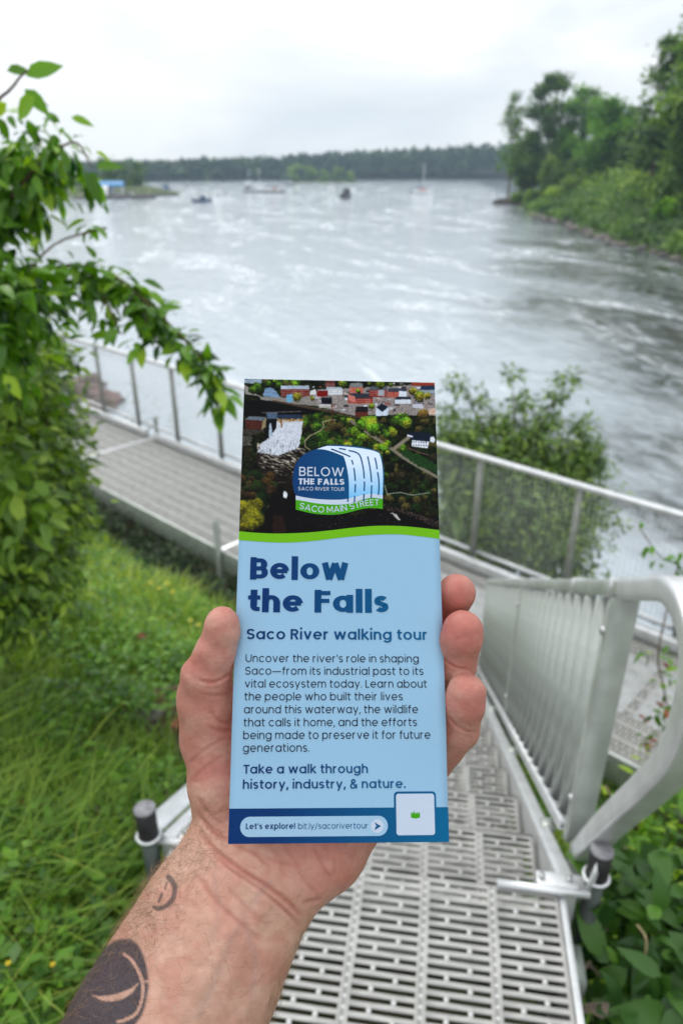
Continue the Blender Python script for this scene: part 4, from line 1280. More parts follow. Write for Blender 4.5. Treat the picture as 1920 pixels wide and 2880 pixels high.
# hair on the forearm: fine curved strands
rh = np.random.default_rng(5)
hv = []; hf = []; nb = 0
cand = np.nonzero((HY > 2240) & (HY < 3250) & (HN[:, 2] < .75))[0]
sidew = np.clip(1.0 - (HX[cand] - (1010 - (HY[cand]) * .0 - (HY[cand] - 2300) * .62 - 420)) / 150, .05, 1)   # dense on the thumb side
rim = ((HN[cand, 0] > .75) & (HY[cand] > 2560)).astype(float) * .5
wgt = np.clip(sidew ** 1.5, .03, 1) + rim
wgt *= np.where(HY[cand] < 2330, .25, 1)
wgt *= 1 - .8 * np.clip(mk[cand], 0, 1)
sel = rh.choice(cand, 4200, replace=False, p=wgt / wgt.sum())
armd = PX(430, 2950, .33) - PX(700, 2440, .35); armd /= np.linalg.norm(armd)
for i in sel:
    n = HN[i]; p0 = HV2[i]
    tdir = -armd * .2 + np.array([-.55, -.45, -.1]) * rh.uniform(.3, 1.1) + rh.normal(0, .32, 3)
    if n[0] > .5: tdir = armd * .8 + rh.normal(0, .4, 3)
    tdir -= n * (tdir @ n); tdir /= np.linalg.norm(tdir) + 1e-9
    Lh = rh.uniform(.006, .0155); curl = rh.uniform(-.5, .9)
    side = np.cross(n, tdir)
    pts = []
    for q in np.linspace(0, 1, 6):
        ang = curl * q
        dirr = tdir * math.cos(ang) + side * math.sin(ang)
        pts.append(p0 + dirr * Lh * q + n * (Lh * (.42 * q - .30 * q * q)))
    view = -p0 / np.linalg.norm(p0)
    w0 = 5.0e-5
    for q, pt in enumerate(pts):
        tg = (pts[min(q + 1, 5)] - pts[max(q - 1, 0)]); s_ = np.cross(tg, n + .4 * view); s_ /= np.linalg.norm(s_) + 1e-9
        ww = w0 * (1 - .75 * q / 5); hv += [pt + s_ * ww, pt - s_ * ww]
    for q in range(5): hf.append([nb + 2 * q, nb + 2 * q + 1, nb + 2 * q + 3, nb + 2 * q + 2])
    nb += 12
M_HAIR = mat('arm_hair', srgb(128, 96, 66), .5, var=.35, scale=300)
hair = link('arm_hair', mesh_np('arm_hair', cam2world(np.array(hv)) - wrist, np.array(hf), M_HAIR), person, kind='stuff')
# ================================================================== aluminium walkway system
M_ALU = mat('aluminium_deck', (.385, .38, .36), .5, .15, var=.16, scale=9, bump=.15, bscale=160)
M_ALU_B = mat('aluminium_bright', (.72, .73, .74), .34, .55, var=.10, scale=14, bump=.08, bscale=200)
M_ALU_G = mat('aluminium_aged', (.50, .535, .50), .40, .4, var=.14, scale=12, bump=.1, bscale=120)
M_ALU_D = mat('aluminium_dark', (.28, .31, .28), .5, .5, var=.2, scale=8)
M_KNOB = mat('deck_button', (.6, .6, .59), .35, .3)
M_RUBBER = mat('pile_sleeve', (.012, .011, .012), .7, var=.3, scale=40, bump=.3, bscale=150)
M_CAPTOP = mat('pile_cap_top', (.24, .235, .25), .65, var=.25, scale=60, bump=.3, bscale=200)
M_PILE = mat('dark_pile', (.05, .065, .055), .5, .3, var=.3, scale=20)
M_STEEL = mat('galvanised_bolt', (.5, .5, .5), .3, .9)
M_WIRE = mat('fence_wire', (.62, .63, .64), .4, .6)

def grid_extrude(xs, ys, filled, z0, z1):
    """solid slab with rectangular openings; only outer faces are made. filled[j,i]"""
    nx, ny = len(xs), len(ys)
    X, Y = np.meshgrid(xs, ys)
    top = np.c_[X.ravel(), Y.ravel(), np.full(X.size, z1)]; bot = top.copy(); bot[:, 2] = z0
    nb = len(top); f = []
    vid = lambda j, i: j * nx + i
    H = filled.shape
    for j in range(H[0]):
        for i in range(H[1]):
            if not filled[j, i]: continue
            a, b, c, d = vid(j, i), vid(j, i + 1), vid(j + 1, i + 1), vid(j + 1, i)
            f.append([a, b, c, d]); f.append([nb + d, nb + c, nb + b, nb + a])
            if j == 0 or not filled[j - 1, i]: f.append([a, nb + a, nb + b, b])
            if j == H[0] - 1 or not filled[j + 1, i]: f.append([c, nb + c, nb + d, d])
            if i == 0 or not filled[j, i - 1]: f.append([d, nb + d, nb + a, a])
            if i == H[1] - 1 or not filled[j, i + 1]: f.append([b, nb + b, nb + c, c])
    return np.vstack([top, bot]), np.array(f)

PLW = .152            # plank width
ROW = .0212           # slot pitch
def plank_arrays(length, th=.0065, w=PLW - .0004, knobs=True, phase=0):
    """one extruded perforated plank: x across (0..w), y along (0..length), slots run across"""
    rows = int(length / ROW)
    m0 = (length - rows * ROW) / 2
    xs = np.array([0, .011, .046, .056, .094, .104, w - .011, w])
    ys = [0.0]; fill = []
    full = np.ones(7, bool)
    for r in range(rows):
        y = m0 + r * ROW
        ys += [y + .0049, y + ROW - .0049]
        fill.append(full)
        q = np.ones(7, bool)
        if (r + phase) % 2 == 0: q[1] = False; q[3] = q[4] = q[5] = False         # short slot, node, long slot
        else: q[1] = q[2] = q[3] = False; q[5] = False
        fill.append(q)
    ys.append(length); fill.append(full)
    return (xs, np.array(ys), np.array(fill), th, rows, m0)
def plank_mesh(name, length, m, knobs=True, phase=0, w=PLW - .0004):
    xs, ys, fill, th, rows, m0 = plank_arrays(length, w=w, phase=phase)
    v, f = grid_extrude(xs, ys, fill, -th, 0)
    mb = MB(); mb.raw(v, f)
    me = mb.mesh(name, m)
    if knobs:
        kb = MB()
        a = np.linspace(0, 2 * np.pi, 8, endpoint=False)
        for r in range(rows):
            y = m0 + (r + .5) * ROW
            xk = .051 if (r + phase) % 2 == 0 else .099
            for cx in (xk, .0003):
                R0 = .0046
                lower = np.c_[cx + R0 * np.cos(a), y + R0 * np.sin(a), np.full(8, .0002)]
                up = np.c_[cx + R0 * .6 * np.cos(a), y + R0 * .6 * np.sin(a), np.full(8, .0026)]
                kb.raw(np.vstack([lower, up]), [[i, (i + 1) % 8, 8 + (i + 1) % 8, 8 + i] for i in range(8)] + [[8, 9, 10, 11], [8, 11, 12, 15], [12, 13, 14, 15]])
        k = kb.mesh(name + '_buttons', M_KNOB, True)
        return me, k
    return me, None

# ---- upper landing
ZD = EYE - 1.50
HEAD = math.radians(-8.2)
OX, OY = .513, 1.094
FW = np.array([.1426, .9898]); RT = np.array([.9898, -.1426])
def L2W(u, v, z=0): return (OX + RT[0] * u + FW[0] * v, OY + RT[1] * u + FW[1] * v, z)
landing = thing('upper_landing', 'near level aluminium landing of slotted planks under the hand, at head of stairs', 'landing', L2W(-.94, -1.9, ZD), HEAD)
LEN = 1.9
pm, pk = plank_mesh('deck_plank', LEN, M_ALU)
for i in range(6):
    o = link('deck_plank', pm, landing, loc=(i * PLW + .014, 0, 0))
    q = link('deck_button', pk, o); q['kind'] = 'stuff'
mb = MB()
for u in (0, .926): mb.box(u, u + .0138, 0, LEN, -.26, .0035)  # beams deepened into skirts to block side light under the deck
mb.build('edge_beam', M_ALU_B, landing, bevel=.002)
for y_ in (.25, 1.0, 1.84):
    mb = MB(); mb.box(.016, .924, y_ - .02, y_ + .02, -.24, -.0245); mb.build('cross_beam', M_ALU_D, landing)  # made deep as well, to keep light out below the slots
for u in (-.02, .96):
    mb = MB(); mb.box(u - .02, u + .02, LEN - .12, LEN - .05, -1.3, -.112); mb.build('leg', M_ALU_D, landing)
mb = MB(); mb.box(-.045, .985, LEN - .128, LEN - .042, -.19, -.1125); mb.build('cross_beam', M_ALU_D, landing)

# ---- stairs
NR = 10; RISE = .178; RUN = .30
stair = thing('stair_flight', 'straight aluminium stair of slotted treads going down behind the leaflet', 'stairs', L2W(-.94, 0, ZD), HEAD)
tm = [plank_mesh('tread_plank', RUN / 2 - .003, M_ALU, phase=ph) for ph in (0,)]
# tread is six short plank pieces side by side so its slots line up with the landing
t6, k6 = plank_mesh('tread', .305, M_ALU)
for k in range(1, NR + 1):
    tr_v, tr_f = None, None
    mbt = MB()
    base = link('tread', None, stair) if False else None
    tb = MB(); tb.box(.022, .918, -.004, 0.0, -.045, .001); tb.box(.022, .918, .305, .312, -.045, .0015)
    tr = tb.build('tread', M_ALU, stair, loc=(0, (k - 1) * RUN, -k * RISE))
    for i in range(6):
        w_off = .022 + i * (.896 / 6)
        pl = link('tread_plank', t6, tr, loc=(w_off, 0, 0)); pl.scale = (.896 / 6 / PLW, 1, 1)
        kk = link('tread_button', k6, tr, loc=(w_off, 0, 0)); kk.scale = (.896 / 6 / PLW, 1, 1); kk['kind'] = 'stuff'
def slope_beam(mb, u0, u1, v0, v1, z_at0, h, off=0):
    """parallelogram bar following the stair slope; heights in stair frame"""
    sl = -RISE / RUN
    v = []
    for vv in (v0, v1):
        zt = z_at0 + sl * vv
        for uu in (u0, u1):
            v += [(uu, vv, zt - h), (uu, vv, zt)]
    mb.raw(v, [[0, 1, 3, 2], [4, 6, 7, 5], [0, 4, 5, 1], [2, 3, 7, 6], [1, 5, 7, 3], [0, 2, 6, 4]])
for u0 in (-.028, .928):
    mb = MB(); slope_beam(mb, u0, u0 + .04, .0, 3.15, .028, .16); mb.build('stringer', M_ALU_B, stair, bevel=.003)

mb = MB(); slope_beam(mb, -.095, -.030, .02, .62, .040, .010); mb.build('cover_plate', M_ALU_B, stair, bevel=.002)
# ---- right guard with pickets and looped handrail
UG = .94 + .075
guard = thing('stair_guard', 'aluminium stair guard of close upright pickets with a looped handrail end, right of stairs', 'guard rail', L2W(UG - .94, 0, ZD), HEAD)
SL = -RISE / RUN
VG0, VG1 = .25, 3.25
zt = lambda v: .80 + SL * v - .0          # top rail underside height over landing
zb = lambda v: .085 + SL * v
def para(v0, v1, u0, u1, zl, zh):
    v = []
    for vv in (v0, v1):
        for uu in (u0, u1): v += [(uu, vv, zl(vv)), (uu, vv, zh(vv))]
    return v, [[0, 1, 3, 2], [4, 6, 7, 5], [0, 4, 5, 1], [2, 3, 7, 6], [1, 5, 7, 3], [0, 2, 6, 4]]
PK = .1095
mbp = MB(); v, f = para(-.0095, .0095, -.029, .029, lambda q: zb(q) - .008, lambda q: zt(q) - .004); mbp.raw(v, f)
pme = mbp.mesh('picket', M_ALU_G)
n_pk = int((VG1 - VG0) / PK)
for i in range(1, n_pk + 1):
    vv = VG0 + i * PK
    o = link('picket', pme, guard, loc=(0, vv, SL * vv))
    if i < 8:
        pass
for vv in (VG0, VG1 - .02, VG0 + 1.36):
    mbp = MB(); v, f = para(vv - .017, vv + .017, -.0305, .0305, lambda q: zb(q) - .05, lambda q: zt(q) - .002); mbp.raw(v, f)
    pst = mbp.build('post', M_ALU_G, guard, bevel=.004)
    for zz in (.10, .62):
        bb = MB(); a = np.linspace(0, 2 * np.pi, 12, endpoint=False)
        for r0, x0, x1 in ((.014, -.031, -.0275), (.010, -.038, -.031)):
            c0 = np.c_[np.full(12, x1), vv + r0 * np.cos(a), SL * vv + .09 + zz + r0 * np.sin(a)]; c1 = c0.copy(); c1[:, 0] = x0
            bb.raw(np.vstack([c0, c1]), [[i, (i + 1) % 12, 12 + (i + 1) % 12, 12 + i] for i in range(12)] + [[12, 13, 14, 15], [12, 15, 16, 19], [16, 17, 18, 19], [12, 19, 20, 23], [20, 21, 22, 23]])
        bb.build('bolt', M_STEEL, pst)
mb = MB(); v, f = para(VG0 - .02, VG1 + .03, -.031, .031, lambda q: zt(q), lambda q: zt(q) + .045); mb.raw(v, f)
tr_ = mb.build('top_rail', M_ALU_G, guard, bevel=.008)
for vv in (.62, 1.35, 2.1, VG0 + .01):
    mb = MB(); v, f = para(vv - .012, vv + .012, -.034, .034, lambda q: zt(q) - .004, lambda q: zt(q) + .049); mb.raw(v, f); mb.build('rail_joint', M_ALU_B, tr_)
mb = MB(); v, f = para(VG0 + .03, VG1, -.040, -.0295, lambda q: zb(q) - .022, lambda q: zb(q) + .008); mb.raw(v, f)
v, f = para(VG0 + .03, VG1, .0295, .040, lambda q: zb(q) - .022, lambda q: zb(q) + .008); mb.raw(v, f)
v, f = para(VG0 + .03, VG1, -.040, .040, lambda q: zb(q) - .03, lambda q: zb(q) - .0225); mb.raw(v, f)
mb.build('bottom_rail', M_ALU_B, guard)
loop = spline([(VG0 - .02, zt(VG0 - .02) + .0225), (.10, zt(.1) + .026), (-.03, .842), (-.13, .845), (-.19, .795), (-.205, .70), (-.185, .60), (-.11, .455), (.03, .21), (.185, -.085)], 7)
prof = [(-.024, -.028), (.024, -.028), (.024, .028), (-.024, .028)]
# rounded profile
prof = [(.024 * math.cos(a) * (1 if abs(math.cos(a)) < .8 else 1), .0275 * math.sin(a)) for a in np.linspace(0, 2 * math.pi, 16, endpoint=False)]
prof = [(max(-.0235, min(.0235, 1.35 * x)), max(-.0275, min(.0275, 1.3 * y))) for x, y in prof]
mb = MB(); mb.sweep([(0, a, b) for a, b in loop], prof, (1, 0, 0))
e = mb.n - 16
mb.f4.append(np.array([[e, e + 1, e + 2, e + 3], [e, e + 3, e + 4, e + 7], [e + 4, e + 5, e + 6, e + 7], [e, e + 7, e + 8, e + 15], [e + 8, e + 9, e + 10, e + 11], [e + 8, e + 11, e + 12, e + 15], [e + 12, e + 13, e + 14, e + 15]]))
mb.build('handrail_loop', M_ALU_B, guard, smooth=True)
o = guard.children[-1]
md = o.modifiers.new('edge', 'EDGE_SPLIT'); md.split_angle = math.radians(38)
mb = MB(); mb.box(-.03, .03, .10, .19, -1.1, -.085); mb.build('post', M_ALU_D, guard)
mb = MB(); mb.box(-.062, -.03, .02, 3.0, -.30, -.29)
# angle cleats tying guard to the stringer
for vv in (.35, 1.1, 1.9, 2.7):
    mb = MB(); mb.box(-.072, -.034, vv - .02, vv + .02, SL * vv + .028, SL * vv + .038); mb.build('cleat', M_ALU_G, guard)

# ---- round piles with black sleeves beside the landing
def pile(x, y, zt_, label, ring_z):
    g = thing('support_pile', label, 'post', (x, y, 0), group='round support piles at the landing corners')
    zg = float(ground_h(np.array([x]), np.array([y]))[0]) - .3
    mb = MB(); mb.tube([(0, 0, zg), (0, 0, ring_z - .012)], .021, 18); mb.build('pole', M_PILE, g, smooth=False)
    mb = MB(); mb.tube([(0, 0, ring_z - .012), (0, 0, zt_ - .004)], .0245, 24, cap=True); sl = mb.build('sleeve', M_RUBBER, g)
    mb = MB()
    pts = [(0, 0, zt_ - .0035), (0, 0, zt_ - .001), (0, 0, zt_ + .0015)]
    mb.tube(pts, np.array([.0255, .0262, .0225]), 24); mb.build('cap', M_CAPTOP, g)
    a = np.linspace(0, 2 * np.pi, 28)
    mb = MB(); mb.tube([(  .0275 * math.cos(q), .0275 * math.sin(q), ring_z) for q in a], .0042, 8); mb.build('clamp_ring', M_ALU_B, g, smooth=True)
    return g
pile(.585, 1.112, EYE - 1.375, 'round pile with black sleeve at right corner, beside looped handrail', EYE - 1.462)
pile(-.470, 1.225, EYE - 1.372, 'round pile with black sleeve and pale top at left corner, beside the grass', EYE - 1.462)
def clamp(x0, x1, v, label, zz):
    g = thing('pile_clamp', label, 'clamp', L2W(x0, v, ZD), HEAD, group='bright clamps tying landing to piles')
    Lc = x1 - x0
    mb = MB(); mb.tube([(0, 0, .014), (Lc, 0, .014)], .0095, 12); mb.build('bar', M_ALU_B, g, smooth=True)
    mb = MB(); mb.box(Lc * .45, Lc * .98, .012, .05, .0045, .012); mb.build('plate', M_ALU_B, g, bevel=.002)
    for q in (.5, .8): 
        mb = MB(); mb.tube([(Lc * q, .031, .0125), (Lc * q, .031, .024)], .008, 6); mb.build('nut', M_STEEL, g)
clamp(-.155, .052, -.004, 'bright clamp bar across landing edge by the right pile', 0)
clamp(-1.03, -.80, -.004, 'bright clamp bar at left landing edge, by the wrist', 0)
mb = MB(); mb.beam((.049, .002, .013), (.062, .012, .11), .012, .008, up=(0, 1, 0)); 
cl = mb.build('bracket', M_ALU_B, None); cl.location = L2W(0, 0, ZD); cl.rotation_euler = (0, 0, HEAD)
tag(cl, 'small upright bracket tying the right pile to the stair side', 'bracket')

# ---- lower walkway
ZW = EYE - 3.29
ANG = math.atan2(E1[1], E1[0])
def WK(t, s, z=0): x, y = st2xy(s, t); return (x, y, z)
SEC = 3.2
secs = [(-4.65, 3.2), (-1.45, 3.2), (1.75, 3.2), (4.95, 3.2), (8.15, 3.2), (11.35, 3.2), (14.55, 3.2)]
wl_lab = ['walkway section running out of the picture at lower right', 'walkway section behind the looped handrail', 'walkway section at the foot of the stairs behind the leaflet',
          'walkway section between the bright seam and the leaflet edge', 'walkway section beyond the bright seam, upper left', 'walkway section partly behind the left shrub', 'farthest walkway section behind the left shrub']
wm, wk = plank_mesh('walkway_plank', SEC - .05, M_ALU, knobs=True)
# plank runs along its local y; rotate section so local y = E1
for (t0, ln), lab in zip(secs, wl_lab):
    if t0 < -1.5 or t0 > 12: lab = lab
    g = thing('walkway_section', 'slotted aluminium ' + lab, 'walkway', WK(t0, 4.985, ZW), ANG - math.pi / 2, group='sections of the lower walkway')
    for i in range(9):
        o = link('walkway_plank', wm, g, loc=(-1.368 + i * PLW + 0, .025, 0))
        if 1.5 < t0 < 9: q = link('deck_button', wk, o); q['kind'] = 'stuff'
    # side beams and seam bar (local x: -1.37 is the land side)
    mb = MB(); mb.box(-1.392, -1.370, 0, ln - .004, -.20, .006); mb.build('side_beam', M_ALU_G, g, bevel=.002)
    mb = MB(); mb.box(.002, .024, 0, ln - .004, -.20, .006); mb.build('side_beam', M_ALU_G, g, bevel=.002)
    mb = MB(); mb.box(-1.368, 0, -.030, .022, -.03, .010); mb.build('seam_bar', M_ALU_B, g, bevel=.003)
    for y_ in (.6, 1.6, 2.6):
        mb = MB(); mb.box(-1.368, 0, y_ - .025, y_ + .025, -.09, -.0245); mb.build('cross_beam', M_ALU_D, g)
    for x_ in (-1.415, .048):
        px_, py_ = st2xy(4.985 + x_, t0)
        mb = MB(); mb.box(x_ - .021, x_ + .021, -.03, .012, -1.6, .33 if x_ < 0 else .28); mb.build('leg', M_ALU_D, g)
    mb = MB(); mb.box(-.075, -.004, .1, ln - .1, .0125, .10); mb.build('toe_board', M_ALU_B, g, bevel=.003)

# ---- fence of the walkway
fence = thing('walkway_fence', 'grey metal fence with flat pale top rail and wire mesh panels along the walkway', 'fence', WK(0, 5.03, ZW), ANG)
posts = [3.04 + .92 * k for k in range(-8, 12)]
mbp = MB(); mbp.box(-.021, .021, -.021, .021, -.19, 1.035); fpm = mbp.mesh('post', mat('fence_post_metal', (.27, .28, .25), .5, .3, var=.15, scale=8))
for t in posts: link('post', fpm, fence, loc=(t, 0, 0))
t0, t1 = posts[0] - .3, posts[-1] + .3
mb = MB(); mb.box(t0, t1, -.033, .033, 1.037, 1.075); mb.build('top_rail', M_ALU_B, fence, bevel=.006)
pm_ = MB()
Wp = .92 - .05
mb = MB(); mb.box(-Wp / 2, Wp / 2, -.012, .012, .12, .155); brm = mb.mesh('bottom_rail', M_ALU_B)
for i, x in enumerate(np.arange(-Wp / 2 + .018, Wp / 2 - .005, .0435)): pm_.box(x - .0012, x + .0012, -.0012, .0012, .156, 1.036)
for z in np.arange(.20, 1.03, .0435): pm_.box(-Wp / 2, Wp / 2, .0014, .0038, z - .0012, z + .0012)
wmm = pm_.mesh('mesh_panel', M_WIRE)
for a, b in zip(posts[:-1], posts[1:]):
    c = (a + b) / 2
    link('mesh_panel', wmm, fence, loc=(c, 0, 0)); link('bottom_rail', brm, fence, loc=(c, 0, 0))
# ================================================================== foliage tools
def leaf_proto(L=1.0, W=.42, fold=.16, droop=.22, seg=4):
    """pointed oval leaf along +x, folded on the midrib, tip drooping; stalk at the origin"""
    xs = np.linspace(0, 1, seg + 1)
    wd_ = W / 2 * np.sin(np.pi * np.clip(xs, 0, 1) ** .8) ** .85
    v = [(0, 0, 0)]; f4 = []; f3 = []
    mid = []; le = []; ri = []
    for i, x in enumerate(xs):
        z = -droop * x * x
        mid.append(len(v)) if i else mid.append(0)
        if i: v.append((x * L, 0, z))
        if 0 < i < seg:
            le.append(len(v)); v.append((x * L - .02, wd_[i], z + fold * wd_[i] * 2)); ri.append(len(v)); v.append((x * L - .02, -wd_[i], z + fold * wd_[i] * 2))
    f3 += [(0, mid[1], le[0]), (0, ri[0], mid[1])]
    for i in range(1, seg - 1):
        f4 += [(mid[i], mid[i + 1], le[i], le[i - 1])]; f4 += [(mid[i], ri[i - 1], ri[i], mid[i + 1])]
    f3 += [(mid[seg - 1], mid[seg], le[-1]), (mid[seg - 1], ri[-1], mid[seg])]
    return np.array(v, float), np.array(f4).reshape(-1, 4), np.array(f3)

def rot_frames(d, n):
    """rows of 3x3 with local x along d, local z near n"""
    d = d / (np.linalg.norm(d, axis=1)[:, None] + 1e-9)
    n = n - d * (d * n).sum(1)[:, None]; n /= np.linalg.norm(n, axis=1)[:, None] + 1e-9
    y = np.cross(n, d)
    return np.stack([d, y, n], 2)       # columns

def scatter_mesh(name, proto, P, Rm, S, m, tint):
    v, f4, f3 = proto; k = len(v); n = len(P)
    V = np.einsum('nij,kj->nki', Rm, v) * S[:, None, None] + P[:, None, :]
    off = (np.arange(n) * k)[:, None, None]
    fs = []
    if len(f4): fs.append((f4[None] + off).reshape(-1, 4))
    if len(f3): fs.append((f3[None] + off).reshape(-1, 3))
    me = mesh_np(name, V.reshape(-1, 3), fs, m)
    vcol(me, 'tint', np.repeat(tint, k))
    return me

def in_view(P):
    """rough viewing angles of points, to choose which leaves to keep as single objects"""
    d = P - np.array([0, 0, EYE]); D_ = d[:, 1] * CP - d[:, 2] * SP; u = d[:, 1] * SP + d[:, 2] * CP
    D_ = np.where(D_ < .05, .05, D_)
    return 960 + 2000 * d[:, 0] / D_, 1440 - 2000 * u / D_, D_

def plant(name, label, cat, base, P, Rm, S, tint, m, proto, stems, m_stem, singles=0, group=None, leafname='leaf', avoid=None):
    """base Empty > stems, single leaves (largest seen), and the remaining leaves in one part"""
    base = np.array(base, float)
    g = thing(name, label, cat, tuple(base), group=group)
    if stems:
        mb = MB()
        for pts, r in stems: mb.tube(np.array(pts) - base, np.linspace(.008, .0015, len(pts)) if r is None else r, 6)
        mb.build('stem', m_stem, g, smooth=True)
    idx = np.arange(len(P)); single = np.zeros(len(P), bool)
    if singles:
        x, y, D_ = in_view(P)
        size = S / D_ * ((x > -20) & (x < 1940) & (y > -20) & (y < 2900))
        # near, front-most leaves count as largest
        single[np.argsort(-size)[:singles]] = size[np.argsort(-size)[:singles]] > 0
        metas = []
        for q in range(4):
            me = mesh_np(leafname, proto[0] * [1, (.86, 1, 1.12, .95)[q], (1, 1.3, .8, 1.1)[q]], [proto[1], proto[2]], m)
            vcol(me, 'tint', np.full(len(proto[0]), (.25, .5, .75, .4)[q])); metas.append(me)
        for i in idx[single]:
            o = D.objects.new(leafname, metas[min(3, int(tint[i] * 4)) if tint[i] < 1 else 3]); C.objects.link(o); o.parent = g
            o.matrix_local = Matrix.Translation(Vector(P[i] - base)) @ Matrix(Rm[i].tolist()).to_4x4() @ Matrix.Scale(float(S[i]), 4)
    rest = ~single
    if rest.any():
        me = scatter_mesh('foliage', proto, P[rest] - base, Rm[rest], S[rest], m, tint[rest])
        o = link('foliage', me, g, kind='stuff' if singles or rest.sum() > 300 else None)
    return g

def blob_leaves(blobs, rng, size, droop=.5, shell=.45):
    """blobs: (centre, radius xyz, count); leaves fill the outer part of each lobe, facing outward and up"""
    P, Dr, Nn, S, T = [], [], [], [], []
    for c, r, n in blobs:
        c = np.array(c, float); r = np.array([r] * 3 if np.isscalar(r) else r, float)
        u = rng.normal(size=(n, 3)); u /= np.linalg.norm(u, axis=1)[:, None]
        rad = rng.uniform(shell, 1.0, n) ** .7 * (1 + .22 * rng.normal(size=n))
        p = c + u * rad[:, None] * r
        out = u.copy(); out[:, 2] *= .4
        d = out + rng.normal(0, .55, (n, 3)); d[:, 2] -= droop * rng.uniform(.2, 1.5, n)
        nn = u * .5 + np.array([0, 0, 1.0]) + rng.normal(0, .35, (n, 3))
        P.append(p); Dr.append(d); Nn.append(nn); S.append(rng.uniform(*size, n)); T.append(rng.uniform(0, 1, n))
    P, Dr, Nn = map(np.concatenate, (P, Dr, Nn))
    return P, rot_frames(Dr, Nn), np.concatenate(S), np.concatenate(T)

def W3(x, y, d): return cam2world(PX(x, y, d))
M_VINE = leaf_mat('vine_leaf', (.012, .055, .008), (.14, .32, .016), (.40, .56, .03), rough=.36, trans=.38)
M_SHRUB = leaf_mat('shrub_leaf', (.014, .042, .010), (.15, .27, .028), (.34, .47, .05), rough=.5, trans=.30)
M_BUSH = leaf_mat('river_bush_leaf', (.026, .065, .014), (.16, .27, .055), (.32, .43, .07), rough=.5, trans=.30)
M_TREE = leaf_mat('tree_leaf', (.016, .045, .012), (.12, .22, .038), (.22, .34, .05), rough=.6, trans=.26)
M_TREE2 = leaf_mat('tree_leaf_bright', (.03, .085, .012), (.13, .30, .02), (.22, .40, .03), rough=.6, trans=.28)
M_GRASSB = leaf_mat('grass_blade', (.035, .075, .012), (.20, .33, .035), (.42, .50, .09), rough=.5, trans=.36)
M_WEED = leaf_mat('weed_leaf', (.022, .075, .014), (.14, .31, .024), (.30, .48, .05), rough=.42, trans=.36)
M_BROAD = leaf_mat('broad_leaf', (.016, .06, .012), (.065, .16, .022), (.12, .27, .03), rough=.42, trans=.25)
M_PAINTED_SHADE = leaf_mat('leaf_painted_shade', (.010, .028, .010), (.035, .075, .018), (.06, .12, .025), rough=.6, trans=.12)  # leaf colour darkened to stand in for shade under the walkway
M_FOREST = leaf_mat('forest_leaf', (.010, .026, .014), (.035, .072, .026), (.07, .12, .03), rough=.7, trans=.1)
M_BARK = mat('bark', (.10, .075, .05), .9, var=.35, scale=6, bump=.6, bscale=20)
M_STEM = mat('green_stem', (.06, .09, .025), .7, var=.3, scale=30)
M_TWIG = mat('brown_twig', (.10, .06, .035), .8, var=.3, scale=30)
LEAF = leaf_proto()
LEAFN = leaf_proto(W=.30, droop=.30)
LEAFB = leaf_proto(W=.62, fold=.10, droop=.30, seg=5)
SIMPLE = (np.array([(0, 0, 0), (.5, .26, .06), (1, 0, -.1), (.5, -.26, .06)], float), np.array([[0, 3, 2, 1]])[:, ::-1], np.zeros((0, 3), int))

# ---- vine-covered shrub filling the left edge
rg = np.random.default_rng(21)
def B(x, y, d, r, n): return (W3(x, y, d), r, n)
blobs = [B(-90, 560, 2.0, .16, 170), B(60, 545, 2.0, .10, 80), B(150, 500, 2.05, .085, 60), B(250, 520, 2.05, .045, 16), B(60, 450, 1.95, .12, 90), B(170, 410, 1.9, .075, 40),
         B(250, 640, 2.05, .028, 7), B(-90, 690, 2.0, .14, 130), B(0, 800, 1.9, .13, 130), B(90, 850, 1.95, .10, 70), B(0, 950, 1.9, .15, 140),
         B(-110, 860, 2.2, .25, 220), B(-30, 620, 2.0, .08, 40)]
# hanging end of the arching branch
br = spline([(60, 790), (180, 745), (290, 770), (360, 800), (430, 870), (500, 935), (560, 1000), (600, 1060), (612, 1120)], 5)
for i, (x, y) in enumerate(br):
    f_ = i / len(br)
    blobs.append(B(x, y + 12, 2.1, .052 - .024 * f_, int(15 - 7 * f_)))
for x, y in ((300, 840), (290, 900), (250, 850), (330, 930), (390, 900), (385, 955), (450, 960), (510, 1010), (240, 800), (180, 820)): blobs.append(B(x, y, 2.08, .036, 8))
blobs = [(c_, r_, int(n_ * (1.7 if n_ > 60 else 1.0))) for c_, r_, n_ in blobs]
P, Rm, S, T = blob_leaves(blobs, rg, (.026, .078), droop=.8, shell=.1)
T = np.clip(T ** .8, 0, 1)
big = [(75, 215, 1.55, (.8, .3, .35), .085), (20, 200, 1.6, (.5, .4, .1), .06), (100, 270, 1.55, (-.8, .3, -.5), .085), (20, 290, 1.6, (-.6, .2, -.3), .06), (70, 250, 1.6, (.6, -.1, -.6), .07), (270, 470, 1.9, (.9, .1, .1), .07), (240, 480, 1.9, (.5, -.2, -1), .095), (200, 330, 1.9, (.8, .1, -.2), .06), (170, 345, 1.9, (-.6, 0, .4), .05), (0, 330, 1.6, (.2, 0, -1), .05)]
P2 = np.array([W3(x, y, d) for x, y, d, _, _ in big]); D2 = np.array([q[3] for q in big], float); S2 = np.array([q[4] for q in big])
P = np.vstack([P, P2]); Rm = np.concatenate([Rm, rot_frames(D2, np.array([[.2, -.9, .5]] * len(big)) + rg.normal(0, .2, (len(big), 3)))]); S = np.r_[S, S2]; T = np.r_[T, rg.uniform(.3, .9, len(big))]
base = np.array([-1.62, 2.05, 0]); base[2] = ground_h(base[0:1], base[1:2])[0] - .05
def pth(*pts): return [base] + [W3(*q) for q in pts]
